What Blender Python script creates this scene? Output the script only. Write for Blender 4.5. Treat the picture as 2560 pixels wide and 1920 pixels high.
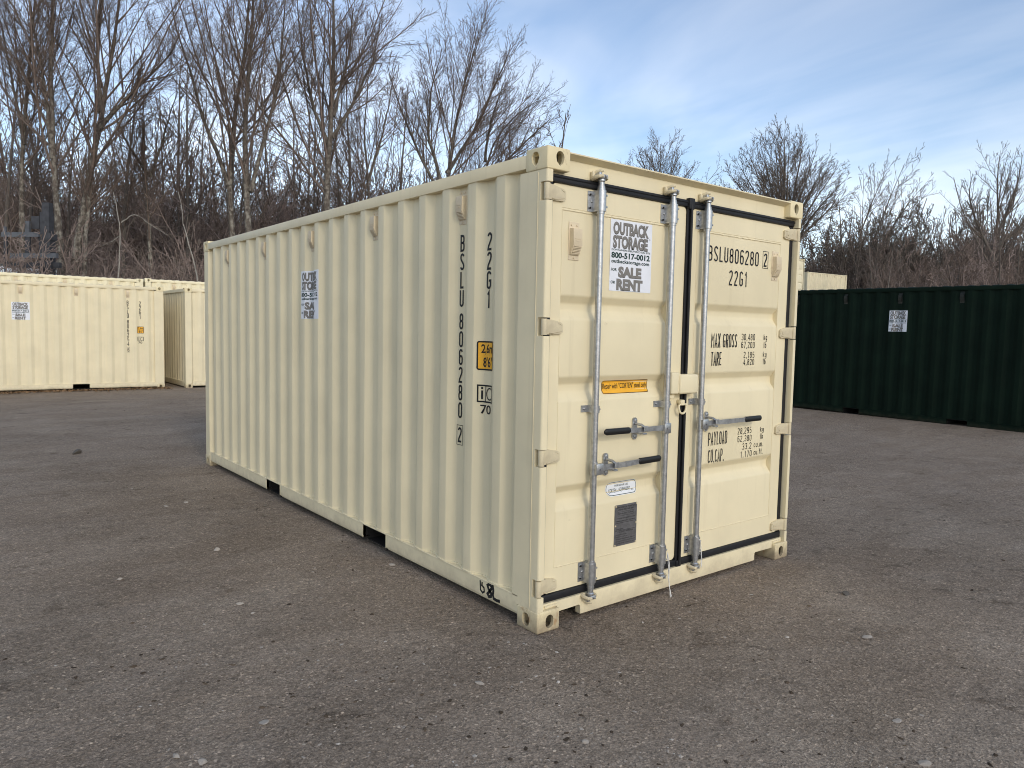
import bpy, bmesh, math, random
import numpy as np
from mathutils import Matrix, Vector

# ------------------------------------------------------------------ clean
for o in list(bpy.data.objects):
    bpy.data.objects.remove(o)
scene = bpy.context.scene
COL = scene.collection
R = math.radians
rng = np.random.default_rng(7)
random.seed(7)

# ------------------------------------------------------------------ camera
CAM = np.array([-2.519, -2.918, 1.629])
YAW, PITCH, ROLL, FPX = 0.670489, -0.0713168, 0.0195028, 1837.85
_f = np.array([math.sin(YAW) * math.cos(PITCH), math.cos(YAW) * math.cos(PITCH), math.sin(PITCH)])
_r = np.array([math.cos(YAW), -math.sin(YAW), 0.0])
_u = np.cross(_r, _f)
RIGHT = math.cos(ROLL) * _r + math.sin(ROLL) * _u
UP = -math.sin(ROLL) * _r + math.cos(ROLL) * _u
FWD = _f
cam_data = bpy.data.cameras.new('camera')
cam_data.sensor_width = 36.0
cam_data.lens = FPX / 2560 * 36
cam_data.clip_start = 0.05
cam_data.clip_end = 3000
cam = bpy.data.objects.new('camera', cam_data)
COL.objects.link(cam)
cam.matrix_world = Matrix(((RIGHT[0], UP[0], -FWD[0], CAM[0]), (RIGHT[1], UP[1], -FWD[1], CAM[1]),
                           (RIGHT[2], UP[2], -FWD[2], CAM[2]), (0, 0, 0, 1)))
scene.camera = cam

def at(u, v, d):
    """world point seen at photo pixel (u, v) of 2560x1920 at depth d"""
    return CAM + d * ((u - 1280) / FPX * RIGHT + (960 - v) / FPX * UP + FWD)

# ------------------------------------------------------------------ light
SUN_EL, SUN_AZ = R(27), R(9.5)          # azimuth: turned from -Y towards -X
to_sun = Vector((-math.sin(SUN_AZ) * math.cos(SUN_EL), -math.cos(SUN_AZ) * math.cos(SUN_EL), math.sin(SUN_EL)))
sun_data = bpy.data.lights.new('sun', 'SUN')
sun_data.energy = 0.5
sun_data.angle = R(8)
sun_data.color = (1.0, 0.93, 0.82)
sun = bpy.data.objects.new('sun', sun_data)
COL.objects.link(sun)
sun.rotation_euler = to_sun.to_track_quat('Z', 'Y').to_euler()

world = bpy.data.worlds.new('World')
scene.world = world
world.use_nodes = True
wn, wl = world.node_tree.nodes, world.node_tree.links
wn.clear()
w_out = wn.new('ShaderNodeOutputWorld')
w_bg = wn.new('ShaderNodeBackground')
w_bg.inputs['Strength'].default_value = 0.13
sky = wn.new('ShaderNodeTexSky')
sky.sky_type = 'NISHITA'
sky.sun_disc = False
sky.sun_elevation = SUN_EL
sky.sun_rotation = math.atan2(to_sun.x, to_sun.y)
sky.air_density = 1.0
sky.dust_density = 1.0
sky.ozone_density = 2.4
tc = wn.new('ShaderNodeTexCoord')
sep = wn.new('ShaderNodeSeparateXYZ')
wl.new(tc.outputs['Generated'], sep.inputs[0])
def wmath(op, a, b=None):
    n = wn.new('ShaderNodeMath'); n.operation = op
    for i, s in enumerate((a, b)):
        if s is None: continue
        if isinstance(s, (int, float)): n.inputs[i].default_value = s
        else: wl.new(s, n.inputs[i])
    return n.outputs[0]
zc = wmath('ADD', wmath('MAXIMUM', sep.outputs[2], 0.0), 0.16)
cmb = wn.new('ShaderNodeCombineXYZ')
wl.new(wmath('DIVIDE', sep.outputs[0], zc), cmb.inputs[0])
wl.new(wmath('DIVIDE', sep.outputs[1], zc), cmb.inputs[1])
def wnoise(scale, detail, rot, sc, dist=0.0, rough=0.55, loc=(0, 0, 0)):
    m = wn.new('ShaderNodeMapping'); m.inputs['Rotation'].default_value = (0, 0, rot)
    m.inputs['Scale'].default_value = sc; m.inputs['Location'].default_value = loc
    wl.new(cmb.outputs[0], m.inputs[0])
    n = wn.new('ShaderNodeTexNoise'); n.inputs['Scale'].default_value = scale
    n.inputs['Detail'].default_value = detail; n.inputs['Distortion'].default_value = dist
    n.inputs['Roughness'].default_value = rough
    wl.new(m.outputs[0], n.inputs[0])
    return n.outputs['Fac']
n1 = wnoise(0.8, 5, R(50), (1.0, 0.55, 1), 0.9, 0.52, (0.35, 0.1, 0))
n2 = wnoise(2.0, 5, R(70), (1.0, 0.5, 1), 1.4, 0.5)
nsum = wmath('ADD', wmath('MULTIPLY', n1, 0.76), wmath('MULTIPLY', n2, 0.24))
ramp = wn.new('ShaderNodeValToRGB')
ramp.color_ramp.elements[0].position = 0.34; ramp.color_ramp.elements[0].color = (0, 0, 0, 1)
ramp.color_ramp.elements[1].position = 0.65; ramp.color_ramp.elements[1].color = (1, 1, 1, 1)
wl.new(nsum, ramp.inputs[0])
wmix = wn.new('ShaderNodeMix'); wmix.data_type = 'RGBA'
wl.new(wmath('MULTIPLY', ramp.outputs[0], 0.72), wmix.inputs['Factor'])
wl.new(sky.outputs[0], wmix.inputs['A'])
hsv = wn.new('ShaderNodeHueSaturation'); hsv.inputs['Saturation'].default_value = 0.30; hsv.inputs['Value'].default_value = 1.15
wl.new(sky.outputs[0], hsv.inputs['Color'])
wadd = wn.new('ShaderNodeMix'); wadd.data_type = 'RGBA'; wadd.blend_type = 'ADD'; wadd.inputs['Factor'].default_value = 1.0
wl.new(hsv.outputs[0], wadd.inputs['A']); wadd.inputs['B'].default_value = (1.25, 1.3, 1.45, 1)
wl.new(wadd.outputs['Result'], wmix.inputs['B'])
wl.new(wmix.outputs['Result'], w_bg.inputs['Color'])
wl.new(w_bg.outputs[0], w_out.inputs[0])

scene.view_settings.view_transform = 'Standard'
scene.view_settings.look = 'None'
scene.view_settings.exposure = 0.56
scene.view_settings.gamma = 1.0
scene.view_settings.use_curve_mapping = False
scene.render.engine = 'CYCLES'
scene.cycles.max_bounces = 5
scene.cycles.diffuse_bounces = 3
scene.cycles.glossy_bounces = 2
scene.cycles.filter_width = 1.0

# ------------------------------------------------------------------ materials
def mat_base(name):
    m = bpy.data.materials.new(name); m.use_nodes = True
    nt = m.node_tree; nt.nodes.clear()
    out = nt.nodes.new('ShaderNodeOutputMaterial')
    b = nt.nodes.new('ShaderNodeBsdfPrincipled')
    nt.links.new(b.outputs[0], out.inputs[0])
    return m, nt, b
class NT:
    def __init__(s, nt): s.nt = nt; s.n = nt.nodes; s.l = nt.links
    def coord(s, which='Object'):
        return s.n.new('ShaderNodeTexCoord').outputs[which]
    def pos(s): return s.n.new('ShaderNodeNewGeometry').outputs['Position']
    def mapping(s, v, scale=(1, 1, 1), loc=(0, 0, 0), rot=(0, 0, 0)):
        m = s.n.new('ShaderNodeMapping'); m.inputs['Scale'].default_value = scale
        m.inputs['Location'].default_value = loc; m.inputs['Rotation'].default_value = rot
        s.l.new(v, m.inputs[0]); return m.outputs[0]
    def noise(s, v, scale, detail=4, rough=0.55, dist=0.0):
        n = s.n.new('ShaderNodeTexNoise'); n.inputs['Scale'].default_value = scale
        n.inputs['Detail'].default_value = detail; n.inputs['Roughness'].default_value = rough
        n.inputs['Distortion'].default_value = dist
        s.l.new(v, n.inputs[0]); return n.outputs['Fac']
    def voro(s, v, scale, out='Distance', feature='F1', rand=1.0):
        n = s.n.new('ShaderNodeTexVoronoi'); n.inputs['Scale'].default_value = scale
        n.feature = feature; n.inputs['Randomness'].default_value = rand
        s.l.new(v, n.inputs['Vector']); return n.outputs[out]
    def ramp(s, f, stops):
        r = s.n.new('ShaderNodeValToRGB'); e = r.color_ramp.elements
        while len(e) < len(stops): e.new(0.5)
        for i, (p, c) in enumerate(stops):
            e[i].position = p; e[i].color = c if len(c) == 4 else (*c, 1)
        s.l.new(f, r.inputs[0]); return r.outputs[0]
    def mix(s, f, a, b, mode='MIX'):
        m = s.n.new('ShaderNodeMix'); m.data_type = 'RGBA'; m.blend_type = mode
        for k, v in (('Factor', f), ('A', a), ('B', b)):
            i = m.inputs[k] if k == 'Factor' else [q for q in m.inputs if q.name == k and q.type == 'RGBA'][0]
            if isinstance(v, (int, float)): i.default_value = v
            elif isinstance(v, tuple): i.default_value = v if len(v) == 4 else (*v, 1)
            else: s.l.new(v, i)
        return [q for q in m.outputs if q.type == 'RGBA'][0]
    def math(s, op, a, b=0.0, c=None):
        n = s.n.new('ShaderNodeMath'); n.operation = op
        for i, v in enumerate((a, b, c)):
            if v is None: continue
            if isinstance(v, (int, float)): n.inputs[i].default_value = v
            else: s.l.new(v, n.inputs[i])
        return n.outputs[0]
    def bump(s, h, strength, dist, b, prev=None):
        n = s.n.new('ShaderNodeBump'); n.inputs['Strength'].default_value = strength
        n.inputs['Distance'].default_value = dist
        s.l.new(h, n.inputs['Height'])
        if prev is not None: s.l.new(prev, n.inputs['Normal'])
        if b is not None: s.l.new(n.outputs[0], b.inputs['Normal'])
        return n.outputs[0]

def paint(name, col, rough=0.5, var=0.07, dirt=0.5, spec=0.35, rust=0.0):
    m, nt, b = mat_base(name); t = NT(nt)
    p = t.coord('Object')
    dark = tuple(c * (1 - var) for c in col); lite = tuple(min(1, c * (1 + var * 0.7)) for c in col)
    c = t.ramp(t.noise(p, 2.3, 6), [(0.3, dark), (0.7, lite)])
    # faint runs down the panel and scattered scuffs
    streak = t.ramp(t.noise(t.mapping(p, (14, 14, 0.7)), 1.0, 5, 0.65), [(0.56, (0, 0, 0)), (0.8, (1, 1, 1))])
    c = t.mix(t.math('MULTIPLY', streak, dirt * 0.5), c, tuple(x * f for x, f in zip(col, (0.62, 0.58, 0.52))))
    scuff = t.ramp(t.noise(t.mapping(p, (3, 3, 5)), 3.0, 8, 0.75), [(0.66, (0, 0, 0)), (0.74, (1, 1, 1))])
    c = t.mix(t.math('MULTIPLY', scuff, dirt * 0.6), c, tuple(x * f for x, f in zip(col, (0.55, 0.5, 0.45))))
    # splashed dirt close to the ground (a stain: follows noise and height)
    sx = nt.nodes.new('ShaderNodeSeparateXYZ'); nt.links.new(p, sx.inputs[0])
    low = t.ramp(t.math('ADD', sx.outputs[2], t.math('MULTIPLY', t.noise(p, 9, 6, 0.7), 0.32)), [(0.16, (1, 1, 1)), (0.30, (0, 0, 0))])
    c = t.mix(t.math('MULTIPLY', low, dirt * 0.9), c, (0.30, 0.235, 0.155))
    if rust > 0:
        rs = t.ramp(t.noise(t.mapping(p, (5.2, 5.2, 2.6)), 2.4, 9, 0.72), [(0.58, (0, 0, 0)), (0.66, (1, 1, 1))])
        c = t.mix(t.math('MULTIPLY', rs, rust), c, (0.32, 0.16, 0.06))
    nt.links.new(c, b.inputs['Base Color'])
    r = t.ramp(t.noise(p, 6, 4), [(0.3, (rough - .06,) * 3), (0.7, (rough + .08,) * 3)])
    nt.links.new(r, b.inputs['Roughness'])
    b.inputs['Specular IOR Level'].default_value = spec
    h = t.noise(p, 260, 2, 0.5)
    n1_ = t.bump(h, 0.10, 0.002, None)
    t.bump(t.noise(p, 5.5, 2, 0.4), 0.10, 0.012, b, n1_)
    return m

CREAM = (0.755, 0.657, 0.438)
M = {}
M['cream'] = paint('cream_paint', CREAM)
M['cream_rust'] = paint('cream_paint_worn', (0.80, 0.715, 0.49), dirt=0.6, rust=0.35)
M['fitting'] = paint('cream_paint_fitting', (0.75, 0.64, 0.395), dirt=1.0, rust=0.6, rough=0.55)
M['green'] = paint('dark_green_paint', (0.0050, 0.0135, 0.0078), rough=0.6, var=0.25, dirt=0.10, spec=0.09)
M['vent'] = paint('vent_plastic', (0.70, 0.585, 0.405), dirt=0.25, rough=0.5)
M['vent_green'] = paint('vent_plastic_dark', (0.012, 0.016, 0.014), dirt=0.1, rough=0.5)

def simple(name, col, rough=0.5, metal=0.0, var=0.12, scale=30, spec=0.5, bump=0.0):
    m, nt, b = mat_base(name); t = NT(nt); p = t.coord('Object')
    c = t.ramp(t.noise(p, scale, 5, 0.6), [(0.3, tuple(x * (1 - var) for x in col)), (0.7, tuple(min(1, x * (1 + var)) for x in col))])
    nt.links.new(c, b.inputs['Base Color'])
    b.inputs['Roughness'].default_value = rough; b.inputs['Metallic'].default_value = metal
    b.inputs['Specular IOR Level'].default_value = spec
    if bump > 0: t.bump(t.noise(p, scale * 4, 3), bump, 0.003, b)
    return m
M['galv'] = simple('galvanised_steel', (0.43, 0.435, 0.44), 0.36, 0.82, 0.22, 40, 0.5, 0.2)
M['rubber'] = simple('black_rubber', (0.010, 0.010, 0.012), 0.55, 0, 0.2, 20, 0.35, 0.2)
M['grip'] = simple('black_grip', (0.008, 0.008, 0.008), 0.45, 0, 0.2, 40, 0.4)
M['ink'] = simple('black_lettering', (0.013, 0.012, 0.012), 0.5, 0, 0.25, 60, 0.3)
M['ink_grey'] = simple('grey_poster_ink', (0.20, 0.185, 0.165), 0.55, 0, 0.1, 60, 0.3)
M['ink_dark'] = simple('dark_grey_poster_ink', (0.075, 0.07, 0.065), 0.55, 0, 0.1, 60, 0.3)
M['ink_green'] = simple('dark_green_poster_ink', (0.008, 0.035, 0.028), 0.5, 0, 0.1, 60, 0.3)
M['paper'] = simple('white_poster_sheet', (0.74, 0.75, 0.78), 0.4, 0, 0.04, 12, 0.4)
M['white'] = simple('white_sticker', (0.76, 0.77, 0.78), 0.35, 0, 0.04, 12, 0.4)
M['yellow'] = simple('orange_yellow_sticker', (0.83, 0.42, 0.03), 0.35, 0, 0.05, 12, 0.4)
M['plate'] = simple('dark_data_plate', (0.135, 0.13, 0.13), 0.45, 0.3, 0.25, 35, 0.4)
M['plate_ink'] = simple('data_plate_print', (0.030, 0.029, 0.030), 0.5, 0.2, 0.1, 35, 0.4)
M['under'] = simple('dark_underframe', (0.018, 0.017, 0.016), 0.8, 0, 0.3, 8, 0.2)
M['spray'] = simple('black_spray_paint', (0.02, 0.02, 0.02), 0.6, 0, 0.4, 40, 0.2)
M['twine'] = simple('white_twine', (0.68, 0.66, 0.62), 0.8, 0, 0.1, 90, 0.2)
M['steel_dark'] = simple('dark_grey_steel', (0.05, 0.05, 0.054), 0.6, 0.2, 0.3, 6, 0.4, 0.2)
M['steel_light'] = simple('weathered_grey_steel', (0.105, 0.11, 0.118), 0.55, 0.2, 0.25, 6, 0.4, 0.2)
M['trailer'] = simple('white_trailer_paint', (0.72, 0.74, 0.76), 0.45, 0, 0.08, 2)
M['stone'] = simple('pale_stone', (0.40, 0.355, 0.305), 0.9, 0, 0.45, 60, 0.2, 0.8)
M['stone_dark'] = simple('dark_stone', (0.10, 0.088, 0.074), 0.9, 0, 0.4, 30, 0.3, 0.5)
M['leaf'] = simple('dry_leaves', (0.20, 0.12, 0.06), 0.8, 0, 0.5, 9, 0.2)

def bark(name, a, b_, patch=None, scale=3.0):
    m, nt, b = mat_base(name); t = NT(nt); p = t.pos()
    c = t.ramp(t.noise(t.mapping(p, (1, 1, 0.35)), scale * 4, 6, 0.65), [(0.3, a), (0.7, b_)])
    if patch:
        k = t.ramp(t.noise(t.mapping(p, (2.2, 2.2, 1.5)), scale, 6, 0.7), [(0.48, (0, 0, 0)), (0.6, (1, 1, 1))])
        sx = nt.nodes.new('ShaderNodeSeparateXYZ'); nt.links.new(p, sx.inputs[0])
        lowz = t.ramp(t.math('DIVIDE', sx.outputs[2], 16.0), [(0.25, (1, 1, 1)), (0.75, (0.15,) * 3)])
        c = t.mix(t.math('MULTIPLY', k, lowz), c, patch)
    nt.links.new(c, b.inputs['Base Color'])
    b.inputs['Roughness'].default_value = 0.9
    b.inputs['Specular IOR Level'].default_value = 0.15
    t.bump(t.noise(t.mapping(p, (1, 1, 0.4)), 26, 5, 0.7), 0.6, 0.03, b)
    return m
M['bark'] = bark('grey_bark', (0.055, 0.045, 0.037), (0.15, 0.125, 0.10), (0.30, 0.275, 0.225))
M['bark_far'] = bark('grey_brown_bark', (0.09, 0.076, 0.063), (0.19, 0.16, 0.132))
M['twig'] = bark('twig_bark', (0.10, 0.075, 0.060), (0.22, 0.168, 0.137))
M['twig_grey'] = bark('grey_twig_bark', (0.105, 0.084, 0.067), (0.215, 0.174, 0.142))
M['brush'] = bark('red_brown_brush', (0.19, 0.142, 0.118), (0.38, 0.295, 0.25))
M['pale_bark'] = bark('pale_sapling_bark', (0.22, 0.20, 0.17), (0.36, 0.33, 0.28))

def ground_mat():
    m, nt, b = mat_base('gravel_ground'); t = NT(nt); p = t.pos()
    n_big = t.noise(p, 0.35, 5, 0.55)
    base = t.ramp(n_big, [(0.30, (0.276, 0.218, 0.164)), (0.50, (0.308, 0.246, 0.187)), (0.70, (0.338, 0.276, 0.212))])
    # broad grey and brown areas
    tone = t.ramp(t.noise(t.mapping(p, (1, 1, 1), (31, 7, 0)), 0.8, 6, 0.62), [(0.44, (0, 0, 0)), (0.62, (1, 1, 1))])
    base = t.mix(t.math('MULTIPLY', tone, 0.3), base, (0.302, 0.249, 0.199))
    pale = t.ramp(t.noise(t.mapping(p, (1, 1, 1), (5, 17, 0)), 1.7, 8, 0.66), [(0.52, (0, 0, 0)), (0.64, (1, 1, 1))])
    base = t.mix(t.math('MULTIPLY', pale, 0.45), base, (0.385, 0.320, 0.250))
    # wheel-track streaks, mostly across the view
    st = t.ramp(t.noise(t.mapping(p, (0.6, 1.5, 1), (3, 5, 0), (0, 0, R(38))), 1.0, 9, 0.68, 0.6), [(0.46, (0, 0, 0)), (0.57, (1, 1, 1))])
    base = t.mix(t.math('MULTIPLY', st, 0.26), base, (0.19, 0.138, 0.092))
    # dark fine-grained patches with ragged edges
    sp_ = t.ramp(t.noise(t.mapping(p, (1, 1, 1), (11, 2, 0)), 2.6, 9, 0.72), [(0.60, (0, 0, 0)), (0.66, (1, 1, 1))])
    base = t.mix(t.math('MULTIPLY', sp_, 0.6), base, (0.125, 0.092, 0.064))
    fleck = t.ramp(t.noise(p, 22, 6, 0.75), [(0.59, (0, 0, 0)), (0.68, (1, 1, 1))])
    base = t.mix(t.math('MULTIPLY', fleck, 0.55), base, (0.165, 0.122, 0.082))
    rough_ = t.ramp(t.noise(t.mapping(p, (1, 1, 1), (9, 23, 0)), 0.55, 4, 0.6), [(0.42, (0, 0, 0)), (0.60, (1, 1, 1))])
    clod = t.ramp(t.noise(p, 7.5, 9, 0.74), [(0.555, (0, 0, 0)), (0.625, (1, 1, 1))])
    clodm = t.math('MULTIPLY', clod, rough_)
    base = t.mix(t.math('MULTIPLY', clodm, 0.62), base, (0.115, 0.090, 0.068))
    # grit: every grain its own tone
    g1 = t.voro(p, 95, 'Color'); g2 = t.voro(p, 230, 'Color'); g3 = t.voro(p, 42, 'Color')
    def grain(g, stops):
        q = t.n.new('ShaderNodeSeparateColor'); t.l.new(g, q.inputs[0]); return t.ramp(q.outputs[0], stops)
    k1 = grain(g1, [(0.0, (0.70,) * 3), (0.75, (1.06,) * 3), (0.95, (1.15,) * 3), (1.0, (1.8, 1.77, 1.75))])
    k2 = grain(g2, [(0.0, (0.72,) * 3), (0.8, (1.10,) * 3), (1.0, (1.6,) * 3)])
    k3 = grain(g3, [(0.0, (0.88,) * 3), (0.9, (1.05,) * 3), (1.0, (1.15,) * 3)])
    base = t.mix(1.0, base, k1, 'MULTIPLY'); base = t.mix(0.85, base, k2, 'MULTIPLY'); base = t.mix(0.8, base, k3, 'MULTIPLY')
    # leaf litter and soil off the yard, up the bank
    sx = nt.nodes.new('ShaderNodeSeparateXYZ'); nt.links.new(p, sx.inputs[0])
    off = t.ramp(t.math('ADD', sx.outputs[2], t.math('MULTIPLY', t.noise(p, 1.5, 4), 0.2)), [(0.32, (0, 0, 0)), (0.6, (1, 1, 1))])
    lit = t.ramp(t.noise(p, 14, 6, 0.7), [(0.3, (0.06, 0.043, 0.032)), (0.7, (0.15, 0.108, 0.08))])
    base = t.mix(off, base, lit)
    nt.links.new(base, b.inputs['Base Color'])
    b.inputs['Roughness'].default_value = 0.95
    b.inputs['Specular IOR Level'].default_value = 0.12
    n_ = t.bump(t.voro(p, 95, 'Distance'), 0.7, 0.008, None)
    n_ = t.bump(t.noise(p, 40, 6, 0.72), 0.7, 0.014, None, n_)
    n_ = t.bump(t.math('MULTIPLY', t.math('SUBTRACT', t.noise(p, 7.5, 9, 0.74), 0.5), rough_), 0.7, 0.06, None, n_)
    t.bump(t.noise(p, 5.5, 6, 0.65), 0.6, 0.05, b, n_)
    return m
M['ground'] = ground_mat()

# ------------------------------------------------------------------ mesh helpers
class MB:
    """collects shapes and links them as one mesh object"""
    def __init__(s): s.v = []; s.f = []; s.n = 0
    def add(s, verts, faces, Mx=None):
        verts = np.asarray(verts, float).reshape(-1, 3)
        if Mx is not None:
            A = np.array(Mx); verts = verts @ A[:3, :3].T + A[:3, 3]
        s.v.append(verts)
        s.f += [tuple(i + s.n for i in f) for f in faces]
        s.n += len(verts); return s
    def bm(s, bm, Mx=None):
        bm.verts.index_update()
        vs = [v.co[:] for v in bm.verts]; fs = [[v.index for v in f.verts] for f in bm.faces]
        bm.free(); return s.add(vs, fs, Mx)
    def box(s, x0, x1, y0, y1, z0, z1, bev=0.0, seg=2, Mx=None):
        bm = bmesh.new(); bmesh.ops.create_cube(bm, size=1)
        for v in bm.verts:
            v.co = ((x0 + x1) / 2 + v.co.x * (x1 - x0), (y0 + y1) / 2 + v.co.y * (y1 - y0), (z0 + z1) / 2 + v.co.z * (z1 - z0))
        if bev > 0: bmesh.ops.bevel(bm, geom=bm.edges[:], offset=bev, segments=seg, affect='EDGES', profile=0.5)
        return s.bm(bm, Mx)
    def tube(s, pts, r, n=8, caps=True, Mx=None):
        pts = np.asarray(pts, float); k = len(pts)
        r = np.full(k, r) if np.isscalar(r) else np.asarray(r, float)
        tan = np.gradient(pts, axis=0); tan /= np.linalg.norm(tan, axis=1)[:, None] + 1e-12
        ref = np.array([0, 0, 1.0]) if abs(tan[0][2]) < 0.9 else np.array([1.0, 0, 0])
        vs = []
        for i in range(k):
            a = np.cross(tan[i], ref); a /= np.linalg.norm(a); b = np.cross(tan[i], a)
            ref = np.cross(a, tan[i])
            for j in range(n):
                q = 2 * math.pi * j / n
                vs.append(pts[i] + r[i] * (math.cos(q) * a + math.sin(q) * b))
        fs = []
        for i in range(k - 1):
            for j in range(n):
                fs.append((i * n + j, i * n + (j + 1) % n, (i + 1) * n + (j + 1) % n, (i + 1) * n + j))
        if caps: fs += [tuple(range(n))[::-1], tuple((k - 1) * n + j for j in range(n))]
        return s.add(vs, fs, Mx)
    def prism(s, poly, z0, z1, Mx=None):
        """polygon in local XY pulled from z0 to z1"""
        n = len(poly)
        vs = [(x, y, z0) for x, y in poly] + [(x, y, z1) for x, y in poly]
        fs = [tuple(range(n))[::-1], tuple(range(n, 2 * n))] + [(i, (i + 1) % n, n + (i + 1) % n, n + i) for i in range(n)]
        return s.add(vs, fs, Mx)
    def mesh(s, name, smooth=None):
        me = bpy.data.meshes.new(name)
        v = np.concatenate(s.v) if s.v else np.zeros((0, 3))
        me.from_pydata(v.tolist(), [], s.f)
        bm = bmesh.new(); bm.from_mesh(me); bmesh.ops.recalc_face_normals(bm, faces=bm.faces[:]); bm.to_mesh(me); bm.free()
        if smooth is not None:
            me.shade_smooth(); me.set_sharp_from_angle(angle=R(smooth))
        return me
    def build(s, name, mat, parent=None, smooth=None, label=None, bev=None):
        me = s.mesh(name, smooth)
        return obj(name, me, mat, parent, label)

def obj(name, me, mat=None, parent=None, label=None):
    o = bpy.data.objects.new(name, me); COL.objects.link(o)
    if mat is not None and me is not None:
        mm = M[mat] if isinstance(mat, str) else mat
        if len(me.materials) == 0: me.materials.append(mm)
    if parent is not None: o.parent = parent
    if label: o['label'] = label
    return o
def tag(o, label=None, cat=None, group=None, kind=None):
    if label: o['label'] = label
    if cat: o['category'] = cat
    if group: o['group'] = group
    if kind: o['kind'] = kind
    return o
def empty(name, loc=(0, 0, 0), rz=0.0, label=None, cat=None, group=None):
    o = bpy.data.objects.new(name, None); COL.objects.link(o)
    o.location = loc; o.rotation_euler = (0, 0, rz); o.empty_display_size = 0.2
    return tag(o, label, cat, group)
def copy_tree(o, parent=None):
    c = o.copy(); COL.objects.link(c)
    if parent is not None: c.parent = parent
    for ch in list(o.children): copy_tree(ch, c)
    return c
def arc(cx, cy, r, a0, a1, n=8, ry=None):
    ry = r if ry is None else ry
    return [(cx + r * math.cos(R(a0 + (a1 - a0) * i / n)), cy + ry * math.sin(R(a0 + (a1 - a0) * i / n))) for i in range(n + 1)]
def rrect(x0, x1, y0, y1, r, n=5):
    return arc(x1 - r, y1 - r, r, 0, 90, n) + arc(x0 + r, y1 - r, r, 90, 180, n) + arc(x0 + r, y0 + r, r, 180, 270, n) + arc(x1 - r, y0 + r, r, 270, 360, n)
XZ = lambda y: Matrix(((1, 0, 0, 0), (0, 0, -1, y), (0, 1, 0, 0), (0, 0, 0, 1)))   # local (x, y, z) -> (x, y0 - z, y)

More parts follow.
